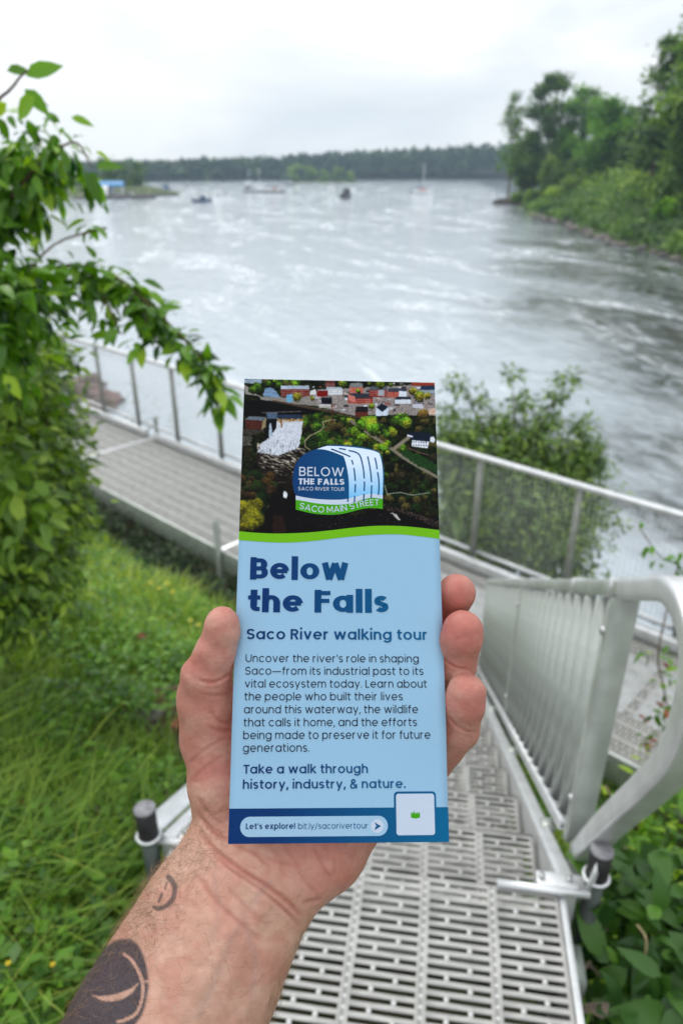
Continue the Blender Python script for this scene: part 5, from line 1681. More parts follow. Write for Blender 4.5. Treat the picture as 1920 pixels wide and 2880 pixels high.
stems = [(spline(pth((-120, 1500, 2.5), (-90, 1000, 2.3), (-40, 700, 2.05), (60, 520, 1.95), (200, 400, 1.9), (260, 470, 1.9)), 5), np.linspace(.012, .0015, 31)),
         (spline(pth((-60, 1300, 2.5), (0, 900, 2.2)) + [W3(x, y, 2.1) for x, y in br[::6]] + [W3(612, 1130, 2.1)], 3), None),
         (spline(pth((-150, 1000, 2.3), (-60, 420, 1.7), (40, 240, 1.6), (90, 190, 1.55)), 5), np.linspace(.007, .0015, 21)),
         (spline([W3(30, 830, 1.95), W3(150, 690, 2.0), W3(300, 640, 2.05)], 4), .003),
         (spline([W3(250, 770, 2.1), W3(300, 850, 2.08), W3(340, 940, 2.08)], 4), .003), (spline([W3(340, 790, 2.1), W3(400, 880, 2.08), W3(440, 960, 2.08)], 4), .003)]
plant('vine_shrub', 'tall shrub of glossy pointed green leaves, arching twig over the far fence, left edge', 'shrub', base, P, Rm, S, T, M_VINE, LEAF, stems, M_TWIG, singles=300)

blobs = [B(20, 1050, 2.6, .25, 420), B(110, 1100, 2.9, .18, 260), B(150, 1180, 3.0, .13, 180), B(20, 1230, 2.6, .26, 520), B(130, 1320, 2.9, .17, 340), B(20, 1430, 2.6, .26, 520), B(140, 1470, 2.95, .16, 300),
         B(20, 1600, 2.6, .24, 420), B(130, 1620, 2.8, .15, 260), B(200, 1400, 3.05, .08, 90), B(-160, 1300, 2.4, .35, 500), B(-150, 1600, 2.4, .3, 400), B(90, 980, 2.9, .12, 130), B(160, 990, 3.1, .08, 70), B(30, 1720, 2.55, .14, 200), B(215, 1290, 3.1, .06, 44), B(225, 1210, 3.1, .04, 22), B(240, 1480, 3.1, .05, 26)]
blobs = [(c_, r_, int(n_ * 2.0)) for c_, r_, n_ in blobs]
P, Rm, S, T = blob_leaves(blobs, rg, (.022, .068), droop=.4, shell=.1)
T = np.clip(T * .9 + .12, 0, 1)
# larger mid-green sprays on its face
b3 = [B(20, 1330, 2.25, .11, 40), B(60, 1440, 2.2, .12, 44), B(-10, 1120, 2.2, .12, 40), B(30, 1260, 2.25, .08, 20)]
P3, R3, S3, T3 = blob_leaves(b3, rg, (.06, .11), droop=.5, shell=.2)
P = np.vstack([P, P3]); Rm = np.concatenate([Rm, R3]); S = np.r_[S, S3]; T = np.r_[T, T3 * .5 + .45]
base = np.array([-1.75, 2.75, 0]); base[2] = ground_h(base[0:1], base[1:2])[0] - .05
stems = [(spline([base, W3(40, 1650, 2.75), W3(x, y, d)], 4), .008) for x, y, d in ((60, 1050, 2.6), (150, 1090, 2.9), (185, 1250, 3.0), (190, 1470, 2.9), (60, 1230, 2.6), (-100, 1300, 2.5))]
plant('undergrowth_bush', 'dense dark bush of small leaves at lower left, touching the walkway seam', 'bush', base, P, Rm, S, T, M_SHRUB, LEAF, stems, M_TWIG, singles=300)

# ---- willow-like bush on the river side of the fence
blobs = [B(1330, 1330, 8.2, .55, 900), B(1480, 1290, 8.4, .55, 900), B(1590, 1420, 8.2, .50, 700), B(1420, 1480, 7.9, .60, 900), B(1560, 1540, 7.7, .5, 600), B(1290, 1500, 7.7, .45, 500), B(1270, 1250, 8.0, .30, 220), B(1620, 1300, 8.3, .32, 260)]
for tx, ty, n in ((1285, 1080, 60), (1260, 1160, 90), (1345, 1120, 60), (1440, 1050, 46), (1470, 1130, 90), (1560, 1110, 80), (1600, 1060, 60), (1540, 1180, 110), (1640, 1200, 80), (1690, 1310, 60), (1400, 1190, 130), (1690, 1440, 44), (1330, 1200, 110), (1660, 1260, 60), (1730, 1470, 26)):
    blobs.append(B(tx, ty, 8.3, .16, n))
blobs = [(c_, r_, int(n_ * (4.2 if r_ > .25 else 1.4))) for c_, r_, n_ in blobs]
P, Rm, S, T = blob_leaves(blobs, rg, (.06, .11), droop=.1, shell=.15)
bx, by = st2xy(6.75, 3.0); base = np.array([bx, by, 0]); base[2] = ground_h(base[0:1], base[1:2])[0] - .05
stems = [(spline([base, W3((1440 + x) / 2, 1560, 8.0), W3((1450 + x) / 2, (1400 + y) / 2, 8.2), W3(x, y, 8.3)], 5), np.linspace(.022, .004, 16)) for x, y in ((1285, 1080), (1345, 1120), (1440, 1050), (1600, 1060), (1690, 1310), (1560, 1110), (1240, 1300), (1480, 1130))]
plant('river_bush', 'loose grey-green bush behind the fence right of the leaflet', 'bush', base, P, Rm, S, T, M_BUSH, leaf_proto(W=.36, droop=.25), stems, M_BARK, singles=300)

# low bushes beyond the fence, and dark ones added as shade under the walkway
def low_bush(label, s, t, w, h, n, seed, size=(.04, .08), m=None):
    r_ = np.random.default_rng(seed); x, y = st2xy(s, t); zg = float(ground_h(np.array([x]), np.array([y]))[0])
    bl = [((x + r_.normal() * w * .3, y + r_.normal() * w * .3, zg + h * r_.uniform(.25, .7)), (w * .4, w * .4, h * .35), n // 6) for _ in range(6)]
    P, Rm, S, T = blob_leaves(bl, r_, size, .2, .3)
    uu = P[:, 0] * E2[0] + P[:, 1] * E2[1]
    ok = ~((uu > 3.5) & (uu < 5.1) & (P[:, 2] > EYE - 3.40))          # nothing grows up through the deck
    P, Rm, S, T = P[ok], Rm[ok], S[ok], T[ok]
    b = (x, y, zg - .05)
    plant('low_bush', label, 'bush', b, P, Rm, S, T * .8, m or M_PAINTED_SHADE, LEAF, [(spline([b, (x, y, zg + h * .3), c_[0]], 3), .008) for c_ in bl], M_TWIG, singles=0, group='low bushes below the walkway')
low_bush('low bush coloured dark as shade under the walkway left of the leaflet, near its post', 3.5, 5.7, 1.3, .5, 1800, 3)
low_bush('low bush coloured dark as shade just left of the walkway post', 3.4, 6.8, 1.3, .5, 1800, 13)
low_bush('low bush coloured dark as shade at the grass edge behind the lower bush', 3.3, 8.0, 1.3, .5, 1500, 14)
low_bush('low bush coloured dark as shade behind the thumb, under the walkway edge', 3.4, 4.6, 1.2, .5, 1500, 15)
low_bush('low bush coloured dark as shade below the walkway seam', 3.7, 7.6, 1.3, .42, 900, 4)
low_bush('low bush coloured dark as shade beneath the walkway behind the leaflet', 3.9, 4.0, 1.2, .4, 700, 5)
low_bush('low green bush beyond the fence, just left of the leaflet top', 6.0, 6.4, 1.5, 1.9, 900, 6, m=M_BUSH)
low_bush('low green bush beyond the fence at far left, behind the shrub', 6.3, 11.5, 2.4, 1.8, 900, 7, m=M_BUSH)
low_bush('low bush coloured dark as shade under the walkway behind the looped handrail', 3.8, .6, 1.2, .4, 700, 8)
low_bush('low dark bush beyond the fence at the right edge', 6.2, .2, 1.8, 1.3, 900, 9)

# ---- grass and weeds
rg = np.random.default_rng(77)
def area_pts(n, xr, yr, keep):
    x = rg.uniform(*xr, n); y = rg.uniform(*yr, n)
    d = np.sqrt(x * x + y * y + 2.8)
    k_ = keep(x, y) & (rg.uniform(0, 1, n) < np.clip((2.4 / d) ** 1.4, 0, 1))
    return x[k_], y[k_]
def off_deck(x, y):
    u = (x - OX) * RT[0] + (y - OY) * RT[1]; v = (x - OX) * FW[0] + (y - OY) * FW[1]
    return ~((u > -1.04) & (u < .12) & (v < 3.3))
def sval(x, y): return x * E2[0] + y * E2[1]
def left_lawn(x, y):
    s = sval(x, y)
    patch = fbm(x * 1.7 + 5, y * 1.7, 3, 44)
    return off_deck(x, y) & (s < 3.0 + .7 * patch) & (patch > .40)
X1, Y1 = area_pts(210000, (-4.6, 1.2), (-.4, 7.5), left_lawn)
X2, Y2 = area_pts(60000, (.55, 3.2), (.2, 4.2), lambda x, y: off_deck(x, y) & (sval(x, y) < 4.2))
X = np.r_[X1, X2]; Y = np.r_[Y1, Y2]
n = len(X)
hB = rg.uniform(.06, .20, n) * (1 + 1.3 * (fbm(X * 2.1, Y * 2.1, 3, 12) - .35)) * np.where(sval(X, Y) > 3.2, .8, 1) * np.where(sval(X, Y) < .75, 1.5, 1)
w_ = rg.uniform(.0018, .0048, n) * np.clip(np.sqrt(X * X + Y * Y + 2) / 2.2, 1, 2.2)
az = rg.uniform(0, 2 * np.pi, n); lean = rg.uniform(.15, 1.15, n) * (1 + .8 * (sval(X, Y) < .8))
Zg = ground_h(X, Y) - .01
dirx, diry = np.cos(az), np.sin(az)
faz = az + np.pi / 2 + rg.normal(0, .5, n); sx_, sy_ = np.cos(faz), np.sin(faz)
V = np.zeros((n, 7, 3))
for i, (q, ww) in enumerate(((0, 1), (.4, .9), (.75, .6))):
    ox = dirx * lean * hB * q * q * .9; oy = diry * lean * hB * q * q * .9; oz = hB * (q - .35 * lean * q * q * .6)
    for sgn, jj in ((-1, 2 * i), (1, 2 * i + 1)):
        V[:, jj, 0] = X + ox + sgn * sx_ * w_ * ww; V[:, jj, 1] = Y + oy + sgn * sy_ * w_ * ww; V[:, jj, 2] = Zg + oz
V[:, 6, 0] = X + dirx * lean * hB * .9; V[:, 6, 1] = Y + diry * lean * hB * .9; V[:, 6, 2] = Zg + hB * (1 - .21 * lean)
off = (np.arange(n) * 7)[:, None, None]
f4 = (np.array([[0, 1, 3, 2], [2, 3, 5, 4]])[None] + off).reshape(-1, 4); f3 = (np.array([[4, 5, 6]])[None] + off).reshape(-1, 3)
me = mesh_np('grass', V.reshape(-1, 3), [f4, f3], M_GRASSB)
tn = np.clip(.5 + .9 * (fbm(X * 1.3, Y * 1.3, 3, 90) - .5) + rg.normal(0, .2, n) + .18 * np.exp(-((sval(X, Y) - 2.2) / 1.1) ** 2), 0, 1); vcol(me, 'tint', np.repeat(tn, 7))
link('grass', me, None, kind='stuff')

X, Y = area_pts(190000, (-4.6, 1.2), (-.3, 7.5), lambda x, y: off_deck(x, y) & (sval(x, y) < 3.3) & (fbm(x * 1.4 + 9, y * 1.4 + 2, 3, 71) > .36))
Xb, Yb = area_pts(26000, (.55, 3.4), (.3, 4.4), lambda x, y: off_deck(x, y) & (sval(x, y) < 4.4))
X = np.r_[X, Xb]; Y = np.r_[Y, Yb]; n = len(X)
Pz = np.c_[X, Y, ground_h(X, Y) + rg.uniform(.01, .13, n) + .12 * fbm(X * 3, Y * 3, 2, 8)]
Rm = rot_frames(np.c_[rg.normal(size=(n, 2)), rg.normal(-.1, .35, n)], np.c_[rg.normal(0, .35, (n, 2)), np.ones(n)])
me = scatter_mesh('weeds', SIMPLE, Pz, Rm, rg.uniform(.016, .06, n), M_WEED, np.clip(rg.uniform(0, 1, n) * .7 + .9 * (fbm(X * 1.9, Y * 1.9, 3, 19) - .35), 0, 1))
link('weeds', me, None, kind='stuff')
print('grass blades', len(X1) + len(X2), 'weeds', n)

# small yellow flowers in the grass
M_PETAL = mat('yellow_petal', (.75, .60, .03), .6, var=.1, scale=60); M_FC = mat('flower_centre', (.5, .33, .03), .8)
def flower(x, y, d, label):
    fs = 1.0 if d > 3 else .45
    p = W3(x, y, d); zg = float(ground_h(p[0:1], p[1:2])[0])
    g = thing('yellow_flower', label, 'flower', (p[0], p[1], zg), group='small yellow flowers in the grass')
    h = max(.06, p[2] - zg)
    mb = MB(); mb.tube([(0, 0, 0), (.006, 0, h * .5), (0, 0, h)], .0018, 5); mb.build('stem', M_STEM, g)
    for k_ in range(5):
        a = k_ * 2 * math.pi / 5
        v = [(0, 0, h), (fs * .010 * math.cos(a - .5), fs * .010 * math.sin(a - .5), h + .004), (fs * .017 * math.cos(a), fs * .017 * math.sin(a), h + .006), (fs * .010 * math.cos(a + .5), fs * .010 * math.sin(a + .5), h + .004)]
        link('petal', mesh_np('petal', v, np.array([[0, 1, 2, 3]]), M_PETAL), g)
    mb = MB(); mb.tube([(0, 0, h), (0, 0, h + .005)], .004 * fs, 8); mb.build('flower_centre', M_FC, g)
for x, y, d, lab in ((424, 1640, 5.0, 'uppermost yellow flower of the group left of the leaflet'), (470, 1642, 5.0, 'yellow flower right of the uppermost one'), (447, 1655, 4.95, 'yellow flower between two others, upper grass'), (486, 1666, 4.9, 'lowest yellow flower of the upper group in the grass'),
                     (536, 1746, 4.5, 'yellow flower just left of the thumb tip, the higher one'), (558, 1758, 4.45, 'yellow flower beside the thumb tip, the lower one'), (25, 2712, 1.55, 'yellow flower at the lower left corner of the grass'), (150, 2715, 1.6, 'yellow flower in grass left of the big tattoo')):
    flower(x, y, d, lab)

# ---- broad-leaved plant at the lower right
blobs = [B(1770, 2560, 1.72, .09, 34), B(1860, 2620, 1.68, .10, 44), B(1800, 2700, 1.66, .10, 44), B(1880, 2780, 1.6, .10, 44), B(1740, 2810, 1.62, .08, 30), B(1900, 2480, 1.8, .09, 34), B(1760, 2460, 1.85, .07, 22), B(1980, 2700, 1.65, .12, 50), B(1820, 2880, 1.6, .1, 40), B(1660, 2860, 1.6, .04, 9)]
P, Rm, S, T = blob_leaves([(c_, r_ * 1.1, int(n_ * 1.1)) for c_, r_, n_ in blobs], rg, (.05, .125), droop=.45, shell=.1)
base = np.array([.98, 1.12, 0]); base[2] = ground_h(base[0:1], base[1:2])[0] - .03
stems = [(spline([base, (b[0] + base) / 2 + [0, 0, .05], b[0]], 4), .004) for b in blobs]
plant('broadleaf_plant', 'plant with large broad dark green leaves at the lower right corner', 'plant', base, P, Rm, S, T * .8, M_BROAD, leaf_proto(W=.46, fold=.12, droop=.34, seg=5), stems, M_STEM, singles=300)
blobs = [B(1750, 2330, 2.3, .10, 60), B(1850, 2300, 2.3, .12, 80), B(1900, 2400, 2.1, .10, 70), B(1800, 2420, 2.1, .09, 50), B(1720, 2500, 1.95, .07, 40), B(1890, 2200, 2.5, .12, 80), B(1700, 2640, 1.72, .06, 30), B(1860, 2520, 1.8, .10, 60), B(1780, 2780, 1.65, .09, 50), B(1700, 2300, 2.4, .07, 40)]
P, Rm, S, T = blob_leaves(blobs, rg, (.022, .07), droop=.2, shell=.1)
base = np.array([1.25, 1.75, 0]); base[2] = ground_h(base[0:1], base[1:2])[0] - .03
plant('nettle_clump', 'clump of small narrow green leaves around and behind the broad-leaved plant', 'plant', base, P, Rm, S, np.clip(T * 1.1, 0, 1), M_VINE, LEAFN, [(spline([base, (b[0] + base) / 2, b[0]], 4), .0025) for b in blobs], M_STEM, singles=300)
M_STRAW = mat('dry_stalk', (.38, .30, .16), .8, var=.2, scale=40)
for pts_, lab in ((((1700, 2210, 2.0), (1745, 2300, 2.0), (1760, 2440, 1.95)), 'pale dry stalk curving down right of the right pile'), (((1775, 2700, 1.6), (1820, 2735, 1.6), (1875, 2760, 1.62)), 'pale green-brown stalk lying over broad leaves'), (((1790, 2600, 1.6), (1815, 2640, 1.58), (1812, 2700, 1.6)), 'short yellow-green stalk in front of the broad leaves')):
    mb = MB(); mb.tube(spline([W3(*q) for q in pts_], 5), .0028, 6); o = mb.build('dry_stalk', M_STRAW, None, smooth=True); tag(o, lab, 'stalk', 'dry stalks at lower right')
# vine with reddish young leaves seen through the handrail loop
rv = np.random.default_rng(9)
M_REDL = leaf_mat('red_young_leaf', (.16, .03, .015), (.35, .08, .04), rough=.5)
blobs = [B(x, y, 2.6, .035, n_) for x, y, n_ in ((1812, 1838, 5), (1860, 1835, 6), (1870, 1900, 7), (1845, 2005, 9), (1868, 2050, 6), (1830, 2075, 5), (1870, 1960, 5), (1905, 1600, 5), (1880, 1575, 4), (1910, 1560, 6), (1830, 1540, 3), (1795, 1480, 3), (1860, 1590, 3))]
P, Rm, S, T = blob_leaves(blobs, rv, (.03, .055), droop=.4, shell=.1)
base = np.array([1.75, 2.2, 0]); base[2] = ground_h(base[0:1], base[1:2])[0] - .03
g = plant('creeper', 'thin creeper with green and a few red leaves behind the handrail loop', 'vine', base, P, Rm, S, T, M_VINE, LEAF, [(spline([base, W3(1900, 2150, 2.6), W3(1868, 1950, 2.6), W3(1850, 1830, 2.6), W3(1905, 1590, 2.62)], 4), .003), (spline([W3(1905, 1590, 2.62), W3(1850, 1560, 2.62), W3(1795, 1480, 2.6)], 4), .002)], M_TWIG, singles=70)
rb = [B(1870, 1985, 2.55, .02, 4), B(1815, 2085, 2.55, .018, 4), B(1828, 2105, 2.55, .016, 3), B(1858, 1860, 2.55, .014, 2), B(1812, 2030, 2.55, .012, 2)]
P, Rm, S, T = blob_leaves(rb, rv, (.02, .035), .2, .1)
me = scatter_mesh('red_leaf', LEAF, P - base, Rm, S, M_REDL, T)
for i in range(len(P)):
    me1 = scatter_mesh('red_leaf', LEAF, (P - base)[i:i + 1], Rm[i:i + 1], S[i:i + 1], M_REDL, T[i:i + 1]); link('red_leaf', me1, g, label='reddish young leaf')
# dead leaves and stones on the ground at lower right
M_DRY = mat('dry_leaf', (.42, .33, .26), .85, var=.25, scale=60, bump=.5, bscale=120)
dl = leaf_proto(W=.62, fold=.5, droop=.05, seg=5)
for (x, y, d, s_, dd, lab) in ((1655, 2740, 1.62, .085, (.25, .3, -.9), 'largest curled beige dead leaf, below the right pile'), (1712, 2860, 1.58, .062, (-.5, .2, -.5), 'curled beige dead leaf at bottom, under the plant'), (1655, 2860, 1.6, .040, (-.3, .1, -.7), 'small pinkish dead leaf beside the deck edge at bottom'), (1690, 2640, 1.68, .035, (.3, .1, -.6), 'small pale dead leaf just under the right pile')):
    p = W3(x, y - 40, d); Rr = rot_frames(np.array([dd], float), np.array([[-.3, -.9, .4]]))
    me = mesh_np('dead_leaf', dl[0] * s_, [dl[1], dl[2]], M_DRY)
    o = link('dead_leaf', me, None); o.matrix_world = Matrix.Translation(Vector(p)) @ Matrix(Rr[0].tolist()).to_4x4()
    tag(o, lab, 'leaf', 'dead leaves at lower right')
M_ROCK = mat('grey_rock', (.16, .14, .13), .9, var=.35, scale=6, bump=.8, bscale=14)
def rock_mesh(name, rx, ry, rz, seed, m=None, sub=2):
    import bmesh
    bm = bmesh.new(); bmesh.ops.create_icosphere(bm, subdivisions=sub, radius=1)
    r_ = np.random.default_rng(seed); k_ = r_.uniform(-5, 5, 3)
    for v in bm.verts:
        n_ = 1 + .35 * math.sin(v.co.x * 2.3 + k_[0]) * math.sin(v.co.y * 2.7 + k_[1]) + .18 * math.sin(v.co.z * 5 + k_[2] + v.co.x * 4) + r_.normal() * .05
        v.co = Vector((v.co.x * rx * n_, v.co.y * ry * n_, v.co.z * rz * n_))
    me = D.meshes.new(name); bm.to_mesh(me); bm.free(); me.materials.append(m or M_ROCK)
    return me
def rock(x, y, z, rx, ry, rz, seed, label, grp=None, m=None):
    o = link('rock', rock_mesh('rock', rx, ry, rz, seed, m), None, loc=(x, y, z)); o.rotation_euler = (0, 0, seed * 1.3)
    tag(o, label, 'rock', grp)
for i, (x, y, d, r, lab) in enumerate(((1690, 2560, 1.75, .07, 'grey stone in leaves right of the right pile'), (1560, 2290, 2.6, .12, 'grey stone glimpsed between stair stringer and guard'), (400, 2090, 3.2, .07, 'brown stone half buried in the grass left of the wrist'))):
    p = W3(x, y, d); zg = float(ground_h(p[0:1], p[1:2])[0]); rock(p[0], p[1], zg + r * .15, r * 1.2, r, r * .7, 30 + i, lab)
M_SOILB = mat('bare_soil', (.055, .030, .018), .95, col2=(.12, .06, .035), scale=18, bump=.8, bscale=50)
p = W3(445, 2085, 3.4); zg = float(ground_h(p[0:1], p[1:2])[0])
o = link('soil_mound', rock_mesh('soil_mound', .26, .17, .05, 4, M_SOILB, 3), None, loc=(p[0], p[1], zg + .03)); tag(o, 'bare brown earth patch in the grass left of the hand', 'earth')
M_LITTER = mat('brown_litter', (.20, .065, .03), .85, var=.4, scale=60)
for i, (x, y, d, lab) in enumerate(((255, 2428, 2.4, 'orange-brown fallen leaf in grass left of the left pile'), (120, 2440, 2.3, 'brown fallen leaf at left, level with the left pile'), (440, 2110, 3.3, 'brown fallen leaf on the bare earth patch'), (500, 2165, 3.1, 'reddish fallen leaf near the thumb base'), (410, 1912, 4.0, 'brown fallen leaf in grass left of the thumb knuckle'))):
    p = W3(x, y, d); zg = float(ground_h(p[0:1], p[1:2])[0]); me = mesh_np('fallen_leaf', LEAFB[0] * .075, [LEAFB[1], LEAFB[2]], M_LITTER)
    o = link('fallen_leaf', me, None, loc=(p[0], p[1], zg + .10)); o.rotation_euler = (.3, -.3, i * 1.9); tag(o, lab, 'leaf', 'fallen brown leaves in the grass')

# ================================================================== trees
def tree(name, label, x, y, z, H, W, seed, m=M_TREE, n=8000, size=(.45, .95), clumps=46, base_frac=.22, group=None, trunk_r=.28, cat='tree', sparse=1.0):
    r_ = np.random.default_rng(seed)
    g = thing(name, label, cat, (x, y, z), group=group)
    top = H * .80
    tp = [(0, 0, -.6), (r_.normal() * .15, r_.normal() * .15, top * .3), (r_.normal() * .4, r_.normal() * .4, top * .65), (r_.normal() * .5, r_.normal() * .5, top)]
    mb = MB(); mb.tube(spline(tp, 4), np.linspace(trunk_r, trunk_r * .25, 13), 8); mb.build('trunk', M_BARK, g, smooth=True)
    cl = []
    for i in range(clumps):
        zz = r_.uniform(base_frac, .93); prof_ = math.sin(math.pi * min(1, (zz - base_frac + .12) / (1.08 - base_frac))) ** .6
        a = r_.uniform(0, 2 * math.pi); rr_ = W / 2 * prof_ * math.sqrt(r_.uniform(.1, 1)) * .82
        cl.append((np.array([rr_ * math.cos(a), rr_ * math.sin(a), zz * H]), W * r_.uniform(.07, .15)))
    for i in range(min(7, clumps)):
        c_ = cl[i * 2 % clumps][0]; z0 = max(top * .2, c_[2] * .55)
        mb = MB(); mb.tube([(0, 0, z0), tuple(c_ * [.5, .5, 1] - [0, 0, (c_[2] - z0) * .45]), tuple(c_)], np.array([trunk_r * .45, trunk_r * .28, trunk_r * .1]), 6); mb.build('limb', M_BARK, g, smooth=True)
    per = int(n / clumps * sparse)
    P, Dr, Nn, S, T = [], [], [], [], []
    for c_, r0 in cl:
        u = r_.normal(size=(per, 3)); u /= np.linalg.norm(u, axis=1)[:, None]
        rad = r_.uniform(.15, 1.15, per) ** .6
        p_ = c_ + (u * rad[:, None] * .55 + r_.normal(0, .48, (per, 3))) * r0 * [1.2, 1.2, .8]
        P.append(p_); Dr.append(u + r_.normal(0, .6, (per, 3))); Nn.append(u * .6 + [0, 0, .9] + r_.normal(0, .4, (per, 3)))
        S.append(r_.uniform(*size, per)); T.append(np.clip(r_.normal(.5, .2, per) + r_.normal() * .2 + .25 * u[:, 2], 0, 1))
    P, Dr, Nn, S, T = map(np.concatenate, (P, Dr, Nn, S, T))
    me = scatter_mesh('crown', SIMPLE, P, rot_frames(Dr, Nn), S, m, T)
    link('crown', me, g, kind='stuff')
    return g
def tree_at(px, ytop, Dp, wpx, name, label, seed, m=M_TREE, **k):
    """stand a tree on the bank along a sight direction at distance Dp"""
    y = Dp * 1.105; x = (px - 960) / 2000 * Dp
    z = float(bank_h(np.array([x]), np.array([y]))[0])
    if z < .2: z = .2
    ztop = Dp * (-SP + CP * (1440 - ytop) / 2000) + EYE
    return tree(name, label, x, y, z, ztop - z, wpx / 2000 * Dp, seed, m, group='trees on the right bank', **k)
TL = [(1432, 255, 160, 95, 'thin_tree', 'sparse grey-green tree leaning at the tip of the right bank', 1, M_TREE, dict(sparse=.4, size=(.35, .7))),
      (1530, 205, 163, 150, 'broadleaf_tree', 'tall round dark tree second from the bank tip', 2, M_TREE, {}),
      (1620, 222, 158, 150, 'broadleaf_tree', 'tall bright green tree in the middle of the right bank group', 3, M_TREE2, {}),
      (1705, 285, 135, 170, 'broadleaf_tree', 'vivid green tree lower than its neighbours, right of the middle', 4, M_TREE2, dict(n=9000)),
      (1790, 330, 128, 150, 'broadleaf_tree', 'dark tree filling the notch between the middle and tallest trees', 5, M_TREE, dict(n=9000)),
      (1830, 100, 98, 170, 'thin_tree', 'open grey-green tree with sky showing, left of the tallest', 6, M_TREE, dict(sparse=.5)),
      (1925, 0, 82, 210, 'broadleaf_tree', 'tallest dark tree at the upper right edge', 7, M_TREE, dict(n=10000, base_frac=.1)),
      (2040, 60, 80, 230, 'broadleaf_tree', 'tall tree just beyond the right edge', 8, M_TREE, dict(n=8000, base_frac=.1)),
      (1480, 380, 172, 110, 'broadleaf_tree', 'shorter dark tree low behind the tip of the bank', 9, M_TREE, {}),
      (1570, 370, 176, 140, 'broadleaf_tree', 'dark tree in second row behind the tall round one', 10, M_TREE, {}),
      (1680, 400, 165, 150, 'broadleaf_tree', 'dark tree in second row, mostly hidden by the vivid one', 11, M_TREE, {}),
      (1870, 320, 108, 190, 'broadleaf_tree', 'broad mid-green tree under the tallest one', 12, M_TREE, dict(n=10000, base_frac=.08)),
      (2000, 350, 92, 190, 'broadleaf_tree', 'broad dark tree at the right edge below the tallest', 13, M_TREE, dict(base_frac=.08)),
      (1545, 440, 155, 70, 'dead_tree', 'greyish half bare small tree near the bank tip', 14, M_BUSH, dict(sparse=.22))]
for px, yt_, Dp, wp, nm_, lab, sd, m_, kw in TL: tree_at(px, yt_, Dp, wp, nm_, lab, sd, m_, **kw)
SL_ = [(1510, 545, 148, 70, 'small round shrub at the waterline near the bank tip'), (1560, 560, 140, 80, 'low shrub second from the bank tip'), (1622, 500, 135, 90, 'tall pale green rounded shrub on the bank'), (1690, 540, 128, 90, 'shrub right of the pale rounded one'),
       (1745, 555, 112, 110, 'wide low shrub above the bright grass strip'), (1800, 490, 104, 110, 'tall shrub under the broad mid-green tree'), (1870, 560, 92, 120, 'wide shrub near the right edge'), (1910, 470, 86, 110, 'yellow-green shrub at the right edge'), (1600, 440, 150, 110, 'dark shrub mass behind the pale rounded shrub'),
       (1730, 440, 132, 120, 'dark shrub mass below the vivid tree'), (1950, 620, 76, 120, 'lowest shrub at the right edge by the water'), (1850, 430, 110, 120, 'shaded shrub behind the tall shrub'), (1660, 590, 128, 60, 'small pale shrub by the middle rocks'), (1790, 610, 96, 80, 'small yellow-green shrub low on the slope'), (1720, 610, 112, 60, 'tiny dark shrub at the waterline'), (1460, 560, 160, 40, 'lowest shrub at the tip of the bank'), (1890, 660, 76, 70, 'tiny bright shrub by the nearest rocks'), (1640, 400, 150, 120, 'pale tall shrub between the first trees')]
for i, (px, yt_, Dp, wp, lab) in enumerate(SL_):
    y = Dp * 1.105; x = (px - 960) / 2000 * Dp; z = max(.1, float(bank_h(np.array([x]), np.array([y]))[0])); zt_ = Dp * (-SP + CP * (1440 - yt_) / 2000) + EYE
    tree('bank_shrub', lab, x, y, z, max(2.2, zt_ - z), wp / 2000 * Dp, 60 + i, (M_TREE2 if i in (4, 7, 13, 16) else M_BUSH if i in (2, 12, 17, 5) else M_TREE if i in (8, 9, 11, 14) else M_SHRUB), n=4200, clumps=22, base_frac=-.05, trunk_r=.10, size=(.32, .62), group='shrubs on the right bank', cat='shrub')
# undergrowth covering the bank slope
ru = np.random.default_rng(88); nU = 42000
yy = ru.uniform(45, 215, nU); dd_ = ru.uniform(0, 1, nU) ** 1.7 * 26; xx = shore_x(yy) + .9 + dd_
lump = fbm(xx * .22, yy * .16, 3, 61)
zz = bank_h(xx, yy) + ru.uniform(0, 1, nU) * (.3 + 9 * np.clip(lump - .36, 0, 1) * np.clip(dd_ / 4, .25, 1.4))
PU = np.c_[xx, yy, zz]; DU = ru.normal(size=(nU, 3)); NU = np.c_[ru.normal(-.4, .5, nU), ru.normal(-.3, .5, nU), np.ones(nU)]
me = scatter_mesh('bank_undergrowth', SIMPLE, PU, rot_frames(DU, NU), ru.uniform(.4, 1.0, nU), M_TREE, np.clip(-.35 + 1.7 * lump + ru.normal(0, .14, nU), 0, 1))
link('bank_undergrowth', me, None, kind='stuff')
# rocks along the right waterline
rr2 = np.random.default_rng(12)
nrk = 0
rl = []
for yy in list(np.linspace(62, 140, 26)):
    xx = float(shore_x(yy)) + rr2.uniform(-.4, 1.2); rl.append((xx, yy, rr2.uniform(.3, .8)))
ORD = ['nearest', 'second', 'third', 'fourth', 'fifth', 'sixth', 'seventh', 'eighth', 'ninth', 'tenth', 'eleventh', 'twelfth', 'thirteenth', 'fourteenth', 'fifteenth', 'sixteenth', 'seventeenth', 'eighteenth', 'nineteenth', 'twentieth', 'twenty-first', 'twenty-second', 'twenty-third', 'twenty-fourth', 'twenty-fifth', 'farthest']
where = ['near the right edge', 'below the wide shrub', 'under the bright grass strip', 'at the middle of the bank', 'towards the bank tip']
for i, (xx, yy, r) in enumerate(rl):
    x_, y_, _ = in_view(np.array([[xx, yy, 0.]]))
    rock(xx, yy, .1, r * 1.5, r, r * .55, 100 + i, ORD[i] + ' waterline rock of the right bank, counted from the right edge', 'rocks along the right waterline')
M_DARKROCK = mat('wet_dark_rock', (.045, .03, .03), .6, var=.4, scale=2)
